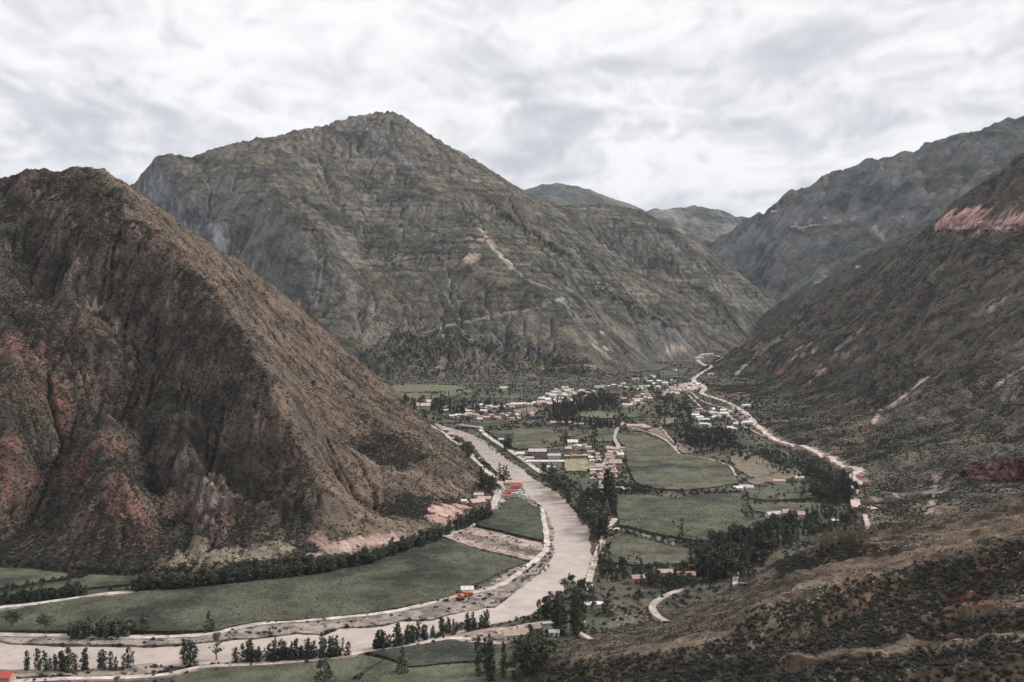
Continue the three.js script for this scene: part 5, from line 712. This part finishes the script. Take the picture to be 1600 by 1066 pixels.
// ---------- machines, canopies, walls ----------
const bx = (o, name, mat, w, h, d, x, y, z, rz = 0, ry = 0) => { const m = part(o, name, SH.box, mat); m.scale.set(w, h, d); m.position.set(x, y, z); m.rotation.set(0, ry, rz); return m; };
const at = (px, py, turn = 0, lift = 0) => { const p = hit(px, py), o = new THREE.Group(); o.position.set(p[0], p[1] + lift, p[2]); o.rotation.y = turn; return o; };
const wheelGeo = new THREE.CylinderGeometry(1, 1, 1, 14); wheelGeo.rotateX(Math.PI / 2);
{ const o = at(719, 940, 0.2, 1.2); for (const s of [-1, 1]) bx(o, 'track', blackRubber, 4.2, 0.9, 0.7, 0, 0.45, s * 1.2); bx(o, 'chassis', metalGrey, 2.4, 0.5, 2, 0, 1, 0); bx(o, 'body', orange, 3.2, 1.2, 2.5, -0.6, 1.85, 0); const c = bx(o, 'cab', orange, 1.5, 1.9, 1.1, 0.4, 2.3, 0.65); bx(c, 'window', darkGlass, 0.7, 0.45, 1.04, 0.1, 0.15, 0); bx(o, 'boom', orange, 5, 0.55, 0.5, 2.8, 3.6, -0.4, 0.6); bx(o, 'arm', orange, 3.6, 0.4, 0.4, 5.6, 3.6, -0.4, -1.0); bx(o, 'bucket', metalGrey, 1.1, 1, 1.1, 6.5, 1.8, -0.4, 0.3); o.scale.x = -1.25; o.scale.y = o.scale.z = 1.25; add(o, 'excavator', 'orange excavator on the pale track beside the river', 'excavator'); }
{ const o = at(732, 934, 0.15, 1.3); const b = part(o, 'bed', SH.box, orange); b.scale.set(4.6, 1.6, 2.4); b.position.set(0.4, 1.8, 0); const c = bx(o, 'cab', orange, 1.7, 2.2, 2.3, -2.9, 1.9, 0); bx(c, 'windscreen', darkGlass, 0.3, 0.4, 0.9, -0.42, 0.2, 0); for (const x of [-2.6, 0.4, 1.8]) for (const s of [-1, 1]) { const w = part(o, 'wheel', wheelGeo, blackRubber); w.scale.set(0.6, 0.6, 0.4); w.position.set(x, 0.6, s * 1.1); } add(o, 'dump_truck', 'orange dump truck parked before the white-roofed shelter', 'truck'); }
{ const o = at(730, 929, 0.12, 0.4); for (const x of [-3.6, 3.6]) for (const z of [-2.4, 2.4]) bx(o, 'post', whitePaint, 0.25, 4, 0.25, x, 2, z); const r = part(o, 'roof', SH.gableRoof, pick(ROOFS.tin)); r.rotation.y = Math.PI / 2; r.scale.set(6, 3.6, 8); bx(o, 'wall', whitePaint, 7.2, 3.2, 0.2, 0, 1.6, -2.4); add(o, 'shelter', 'white-roofed open shelter at the corner of the maize field', 'shelter'); }
for (const [px, py, w, label] of [[808, 764, 11, 'wide red canopy on the gravel spit by the river'], [799, 772, 8, 'small red canopy left of the white vans'], [794, 780, 6, 'tiny red stall beside the parked white truck']]) { const o = at(px, py, 0, 0.9); for (const x of [-0.5, 0.5]) for (const z of [-3, 3]) bx(o, 'post', metalGrey, 0.15, 3, 0.15, x * w, 1.5, z); const r = part(o, 'canopy', SH.gableRoof, ROOFS.red[0]); r.rotation.y = Math.PI / 2; r.scale.set(6.6, 2.9, w); bx(o, 'valance', ROOFS.red[0], w, 0.8, 0.1, 0, 2.6, 3.6); add(o, 'canopy', label, 'canopy'); }
house(803, 760, 17, 9, 4, 'pink', 'white', 'pink-roofed house behind the red canopies on the spit', null);
for (const [px, py, turn, label] of [[803, 776, 0.1, 'left white van below the red canopies'], [811, 775, 0.15, 'middle white van below the red canopies'], [818, 779, -0.5, 'right white van near the river below the canopies'], [784, 788, 0.9, 'white truck parked on the road above the rounded field'], [749, 720, 0.9, 'white van on the mountain road beside the upper river']]) { const o = at(px, py, turn, 1.5); const b = bx(o, 'body', whitePaint, 5.6, 2, 2.1, 0, 1.5, 0); bx(b, 'window', darkGlass, 0.6, 0.28, 1.03, 0.06, 0.2, 0); bx(o, 'cab', whitePaint, 1.4, 1.4, 2, 3.3, 1.2, 0); for (const x of [-1.8, 2.6]) for (const s of [-1, 1]) { const w = part(o, 'wheel', wheelGeo, blackRubber); w.scale.set(0.5, 0.5, 0.3); w.position.set(x, 0.5, s * 1); } add(o, 'van', label, 'van'); }
{ const L = ptsH('968,829 990,834 1010,840 1030,845 1054,853'), o = new THREE.Group(), c = L[2]; o.position.set(...c); const D = dense(L, 5.2); for (let i = 0; i + 1 < D.length; i++) { if (N2(i * 0.7, 3) < -0.25) continue; const a = D[i], b = D[i + 1], l = Math.hypot(b[0] - a[0], b[2] - a[2]); const m = bx(o, 'panel', whitePaint, l * 0.9, 2.4 + 0.5 * N2(i, 9), 0.3, (a[0] + b[0]) / 2 - c[0], 1.1, (a[2] + b[2]) / 2 - c[2], 0, -Math.atan2(b[2] - a[2], b[0] - a[0])); } add(o, 'boundary_wall', 'broken white boundary wall between the olive field and the meadow', 'wall'); }
{ const a = G(719, 667), b = G(749, 671), o = new THREE.Group(), m = [(a[0] + b[0]) / 2, 0, (a[2] + b[2]) / 2], l = Math.hypot(b[0] - a[0], b[2] - a[2]) + 10; o.position.set(m[0], floorY(0, m[2]), m[2]); o.rotation.y = -Math.atan2(b[2] - a[2], b[0] - a[0]); bx(o, 'deck', whitePaint, l, 0.8, 7, 0, 2.6, 0); for (const s of [-1, 1]) bx(o, 'railing', whitePaint, l, 1, 0.25, 0, 3.5, s * 3.4); for (const x of [-0.3, 0, 0.3]) bx(o, 'pier', whitePaint, 1.2, 2.6, 5, x * l, 1, 0); add(o, 'bridge', 'pale low bridge over the upper river', 'bridge'); }
for (const [px, py, h, label] of [[135, 926, 11, 'thin power pole in the gap of the left tree row'], [878, 715, 12, 'thin power pole at the corner of the football pitch'], [972, 878, 7, 'white pole in the meadow near the orchard']]) { const o = at(px, py); const g = part(o, 'shaft', new THREE.CylinderGeometry(0.14, 0.22, h, 8), metalGrey); g.position.y = h / 2 - 0.2; bx(o, 'crossarm', metalGrey, 2, 0.16, 0.16, 0, h - 0.9, 0); add(o, 'power_pole', label, 'pole'); }

// ---------- shrubs: ground cover on every slope ----------
function shrubShape(seed, n, size) { const o = { pos: [], nor: [], idx: [] }, r = seeded(seed); for (let i = 0; i < 5; i++) { const a = r() * 6.283, d = 0.32 * r(); leafBall(o, Math.cos(a) * d, 0.28 + 0.3 * r(), Math.sin(a) * d, 0.3, n, size, r, 0.85); } return finish(o); }
const shrubShapes = [51, 52, 53].map((s) => shrubShape(s, 11, 0.15)), shrubFine = [61, 62, 63].map((s) => shrubShape(s, 30, 0.085));
const tint = leafMat(1, 1, 1);
function scatter(name, label, shapes, list) { // list: [x, y, z, size, colour]
  shapes.forEach((geo, k) => { const mine = list.filter((_, i) => i % shapes.length === k); if (!mine.length) return; const m = new THREE.InstancedMesh(geo, tint, mine.length), M = new THREE.Matrix4(), Q = new THREE.Quaternion(), E = new THREE.Euler(), C = new THREE.Color(); mine.forEach((s, i) => { Q.setFromEuler(E.set(0, rnd() * 6.28, 0)); M.compose(new THREE.Vector3(s[0], s[1] - 0.12 * s[3], s[2]), Q, new THREE.Vector3(s[3], s[3] * R(0.6, 1.0), s[3])); m.setMatrixAt(i, M); m.setColorAt(i, C.setRGB(...s[4])); }); add(m, name, label, 'shrubs', null, 'stuff'); });
}
const vary = (c, k = 0.25) => { const v = 1 + k * (rnd() * 2 - 1), w = 1 + 0.12 * (rnd() * 2 - 1); return [c[0] * v * w, c[1] * v, c[2] * v / w]; };
function cover(field, n, test, size, colour) { const out = [], { x0, z0, cell, nx, nz } = field, W = (nx - 1) * cell, D = (nz - 1) * cell; let guard = 0; while (out.length < n && guard++ < n * 12) { const x = x0 + rnd() * W, z = z0 + rnd() * D, y = field.at(x, z); if (y < floorY(x, z) + 0.2 || Math.abs(x / z) > 0.62 || ground(x, z) > y + 0.5) continue; const f = Math.log2(field.at(x, z, field.flow) + 1); if (rnd() > test(x, y, z, f)) continue; const s = size(f, x, z); out.push([x, y, z, s, vary(colour(x, y, z, f))]); } return out; }
const anyMark = (ms, x, y, z) => { let m = 0; for (const k of ms) m = Math.max(m, k.at(x, y, z)); return m; };
const DK = [0.026, 0.03, 0.02], MD = [0.036, 0.038, 0.025], BR = [0.075, 0.06, 0.043];
const patch = (x, z, s, o = 0) => fbm(x / s + o, z / s - o, 3);
scatter('shrub_cover', 'dark shrubs growing all over the steep brown mountain', shrubShapes, cover(leftLand, 330000, (x, y, z, f) => { if (z < -1750) return 0; const bare = anyMark(redL, x, y, z) * 0.7 + anyMark(scarL, x, y, z); const open = facing(x, z); return clamp((0.34 + 0.6 * smooth(2.5, 6.5, f) + 0.45 * smooth(-0.15, 0.35, patch(x, z, 60))) * (1 - bare) * (1 - 0.72 * open)); }, (f) => R(0.8, 2.1) * (f > 6 ? 1.4 : 1), (x, y, z, f) => rnd() < 0.22 ? BR : mix3(MD, DK, smooth(3, 6.5, f + R(-1, 1)))));
scatter('shrub_cover', 'dark shrubs growing over the scrubby right slope', shrubShapes, cover(rightLand, 220000, (x, y, z, f) => { if (x / -z > 0.56) return 0; const bare = anyMark(marksR, x, y, z); return clamp((0.25 + 0.4 * smooth(3, 8, f) + 0.6 * smooth(-0.2, 0.4, patch(x, z, 90, 5))) * (1 - bare) * (1 - 0.65 * smooth(0.5, 7, ribs(x, z)))) * clamp(1.5 + z / 3200); }, (f, x, z) => R(1.0, 2.4) * (f > 6 ? 1.3 : 1) * (1 + smooth(-1500, -2800, z) * 0.5), (x, y, z, f) => rnd() < 0.25 ? BR : mix3(MD, DK, smooth(2.5, 6.5, f + R(-1, 1)))));
scatter('shrub_cover', 'green shrubs dotted over the great middle mountain', shrubShapes, cover(middleLand, 130000, (x, y, z, f) => { if (z < -4300) return 0; return clamp((0.1 + 0.5 * smooth(3, 7, f) + 0.7 * smooth(0, 0.4, patch(x, z, 190, 8))) * (1 - anyMark(marksC, x, y, z)) * (1 - 0.75 * smooth(350, 750, y))); }, () => R(1.8, 4), (x, y, z, f) => mix3([0.05, 0.054, 0.036], [0.034, 0.038, 0.026], smooth(3, 7, f))));
// the near hillside: thick scrub in the gullies, tufts on the open ground
const gullies = bankLines.map((s, i) => new Mark(dense(ptsH(s), 12), [9, 11, 8, 9, 7, 7, 8, 9, 5, 9, 6][i], DK, { rag: 0.7, size: 10, hard: 0.3 }));
scatter('scrub', 'dark scrub filling the gullies of the near hillside', shrubFine, cover(nearLand, 27000, (x, y, z) => z > -120 ? 0 : anyMark(gullies, x, y, z), () => R(1.1, 2.9), () => rnd() < 0.2 ? [0.07, 0.056, 0.042] : rnd() < 0.45 ? [0.045, 0.048, 0.031] : [0.03, 0.034, 0.024]));
scatter('scrub', 'low tufts and bushes on the open ground of the near hillside', shrubFine, cover(nearLand, 60000, (x, y, z, f) => { if (z > -120) return 0; const bare = anyMark(bareNear, x, y, z); return clamp(0.14 + 0.7 * smooth(0.05, 0.5, patch(x, z, 26, 3)) + 0.2 * smooth(4, 8, f)) * (1 - 0.82 * bare); }, () => R(0.4, 1.4), () => rnd() < 0.5 ? [0.1, 0.078, 0.055] : rnd() < 0.5 ? [0.05, 0.05, 0.034] : [0.034, 0.038, 0.026]));
{ // stones on the near slope
  const g = new THREE.IcosahedronGeometry(0.5, 1), p = g.attributes.position; for (let i = 0; i < p.count; i++) { const k = 1 + 0.35 * N3(p.getX(i) * 2.3, p.getY(i) * 2.3, p.getZ(i) * 2.3); p.setXYZ(i, p.getX(i) * k, p.getY(i) * k * 0.7, p.getZ(i) * k); } g.computeVertexNormals();
  const list = [...region('960,965 1010,952 1015,972 935,985', 160), ...region('1330,868 1360,855 1490,835 1470,845 1360,872', 60), ...region('1230,960 1290,910 1320,905 1260,960', 60), ...region('1250,905 1600,800 1600,1066 1200,1066', 160)].map((q) => [...q, R(0.4, 1.3), vary([0.36, 0.32, 0.28])]);
  const m = new THREE.InstancedMesh(g, leafMat(1, 1, 1), list.length), M = new THREE.Matrix4(), C = new THREE.Color(); list.forEach((s, i) => { M.compose(new THREE.Vector3(s[0], s[1], s[2]), new THREE.Quaternion().setFromEuler(new THREE.Euler(rnd() * 6, rnd() * 6, 0)), new THREE.Vector3(s[3], s[3], s[3])); m.setMatrixAt(i, M); m.setColorAt(i, C.setRGB(...s[4])); }); add(m, 'stones', 'pale stones strewn over the near hillside', 'stones', null, 'stuff');
}
{ // bushes along the edges of the plots, the banks and over the rough floor of the valley
  const list = [];
  for (const poly of plots) { const L = dense([...poly, poly[0]], 3); for (const q of L) { if (N2(q[0] / 45, q[2] / 45) + 0.25 * N2(q[0] / 12, q[2] / 12) < -0.05 || rnd() < 0.25) continue; list.push([q[0] + R(-1.5, 1.5), floorY(q[0], q[2]), q[2] + R(-1.5, 1.5), R(1.4, 4.2), vary(rnd() < 0.5 ? DK : MD)]); } }
  let guard = 0; while (list.length < 22000 && guard++ < 160000) { const z = -R(480, 3000), x = z * R(-0.56, 0.5), y = floorY(x, z); if (ground(x, z) > y + 1.5 || inside(riverPoly, x, z)) continue; let ok = true; for (const p of plots) if (inside(p, x, z)) { ok = false; break; } if (!ok || rnd() > 0.25 + 0.9 * smooth(-0.1, 0.4, patch(x, z, 50, 9))) continue; list.push([x, y, z, R(1.2, 4) * (z < -1500 ? 1.4 : 1), vary(rnd() < 0.55 ? DK : MD)]); }
  for (const line of [bankA, bankB]) for (const q of dense(ptsG(line), 2.2)) if (rnd() < 0.55 && N2(q[0] / 40 + 3, q[2] / 40) > -0.3) { const x = q[0] + R(-3, 3), z = q[2] + R(-3, 3); if (!inside(riverPoly, x, z)) list.push([x, floorY(x, z) + 0.6, z, R(0.8, 2.4), vary(rnd() < 0.5 ? DK : MD)]); }
  scatter('bushes', 'dark bushes along field edges, banks and rough ground of the valley', shrubShapes, list);
}
{ // standing maize and other crops on the nearer plots
  const list = []; for (const [k, gap, size] of [[0, 1.9, 1.5], [1, 2.1, 1.6], [4, 1.7, 1.3], [5, 2.2, 1.1], [6, 2.2, 1.1], [7, 3.2, 1.9], [8, 3.0, 1.9], [9, 3, 1.4]]) { const poly = plots[k], xs = poly.map((q) => q[0]), zs = poly.map((q) => q[2]), a = 0.3 + k * 0.4, ca = Math.cos(a), sa = Math.sin(a), top = [2, 2, 0, 0, 1.6, 1.3, 1.3, 1.7, 1.7, 1.2][k], c = maize[[1, 0, 2, 3, 4, 2, 3, 3, 2, 3][k]].color; const cx = (Math.min(...xs) + Math.max(...xs)) / 2, cz = (Math.min(...zs) + Math.max(...zs)) / 2, L = 0.5 * Math.hypot(Math.max(...xs) - Math.min(...xs), Math.max(...zs) - Math.min(...zs)); for (let u = -L; u < L; u += gap * 1.25) for (let w = -L; w < L; w += gap) { const x = cx + u * ca - w * sa + R(-0.4, 0.4), z = cz + u * sa + w * ca + R(-0.4, 0.4); if (x / z > 0.56 || x / z < -0.56 || !inside(poly, x, z) || rnd() < 0.25 + 0.4 * patch(x, z, 30, 4)) continue; const f = GRAIN * R(0.8, 1.15) * (1 + 0.25 * patch(x, z, 45, 2)); list.push([x, floorY(x, z) + top - 0.35 * size, z, size * R(0.7, 1.2), [c.r * f, c.g * f, c.b * f]]); } }
  scatter('crops', 'rows of green crop plants standing on the nearer fields', shrubShapes, list);
}
for (const { kind, v, list } of woodLots.values()) { const s = SHAPES[kind][v]; for (const [geo, col, nm] of [[s.crown, null, 'woodland'], [s.trunk, [0.13, 0.105, 0.085], 'woodland']]) { const m = new THREE.InstancedMesh(geo, tint, list.length), M = new THREE.Matrix4(), Q = new THREE.Quaternion(), C = new THREE.Color(), Y = new THREE.Vector3(0, 1, 0); let k = 7; const r = seeded(kind.length * 31 + v); list.forEach(([p, h, w, a], i) => { M.compose(new THREE.Vector3(p[0], p[1] - 0.15, p[2]), Q.setFromAxisAngle(Y, a), new THREE.Vector3(w, h, w)); m.setMatrixAt(i, M); const f = 0.75 + 0.5 * r(); m.setColorAt(i, col ? C.setRGB(...col) : C.setRGB(0.04 * f, 0.046 * f, 0.032 * f)); }); add(m, nm, col ? 'trunks of the woods that read as one mass' : 'crowns of the woods that read as one mass', 'woods', null, 'stuff'); } }

{ // short rows and small groups: say which one it is
  const groups = new Map(), word = ['leftmost', 'second', 'third', 'fourth', 'fifth', 'sixth', 'seventh', 'eighth', 'ninth', 'tenth', 'eleventh', 'twelfth', 'thirteenth', 'fourteenth', 'fifteenth', 'sixteenth'];
  for (const o of scene.children) if (o.userData.group) (groups.get(o.userData.group) ?? groups.set(o.userData.group, []).get(o.userData.group)).push(o);
  for (const list of groups.values()) if (list.length > 1 && list.length <= word.length) list.sort((a, b) => a.position.x / a.position.z < b.position.x / b.position.z ? 1 : -1).forEach((o, i) => { const base = o.userData.label.replace(/^one of three /, '').split(' ').slice(0, 12).join(' '); o.userData.label = i === 0 ? 'leftmost ' + base : i === list.length - 1 ? 'rightmost ' + base : word[i] + ' from left, ' + base; });
}
renderer.render(scene, camera);
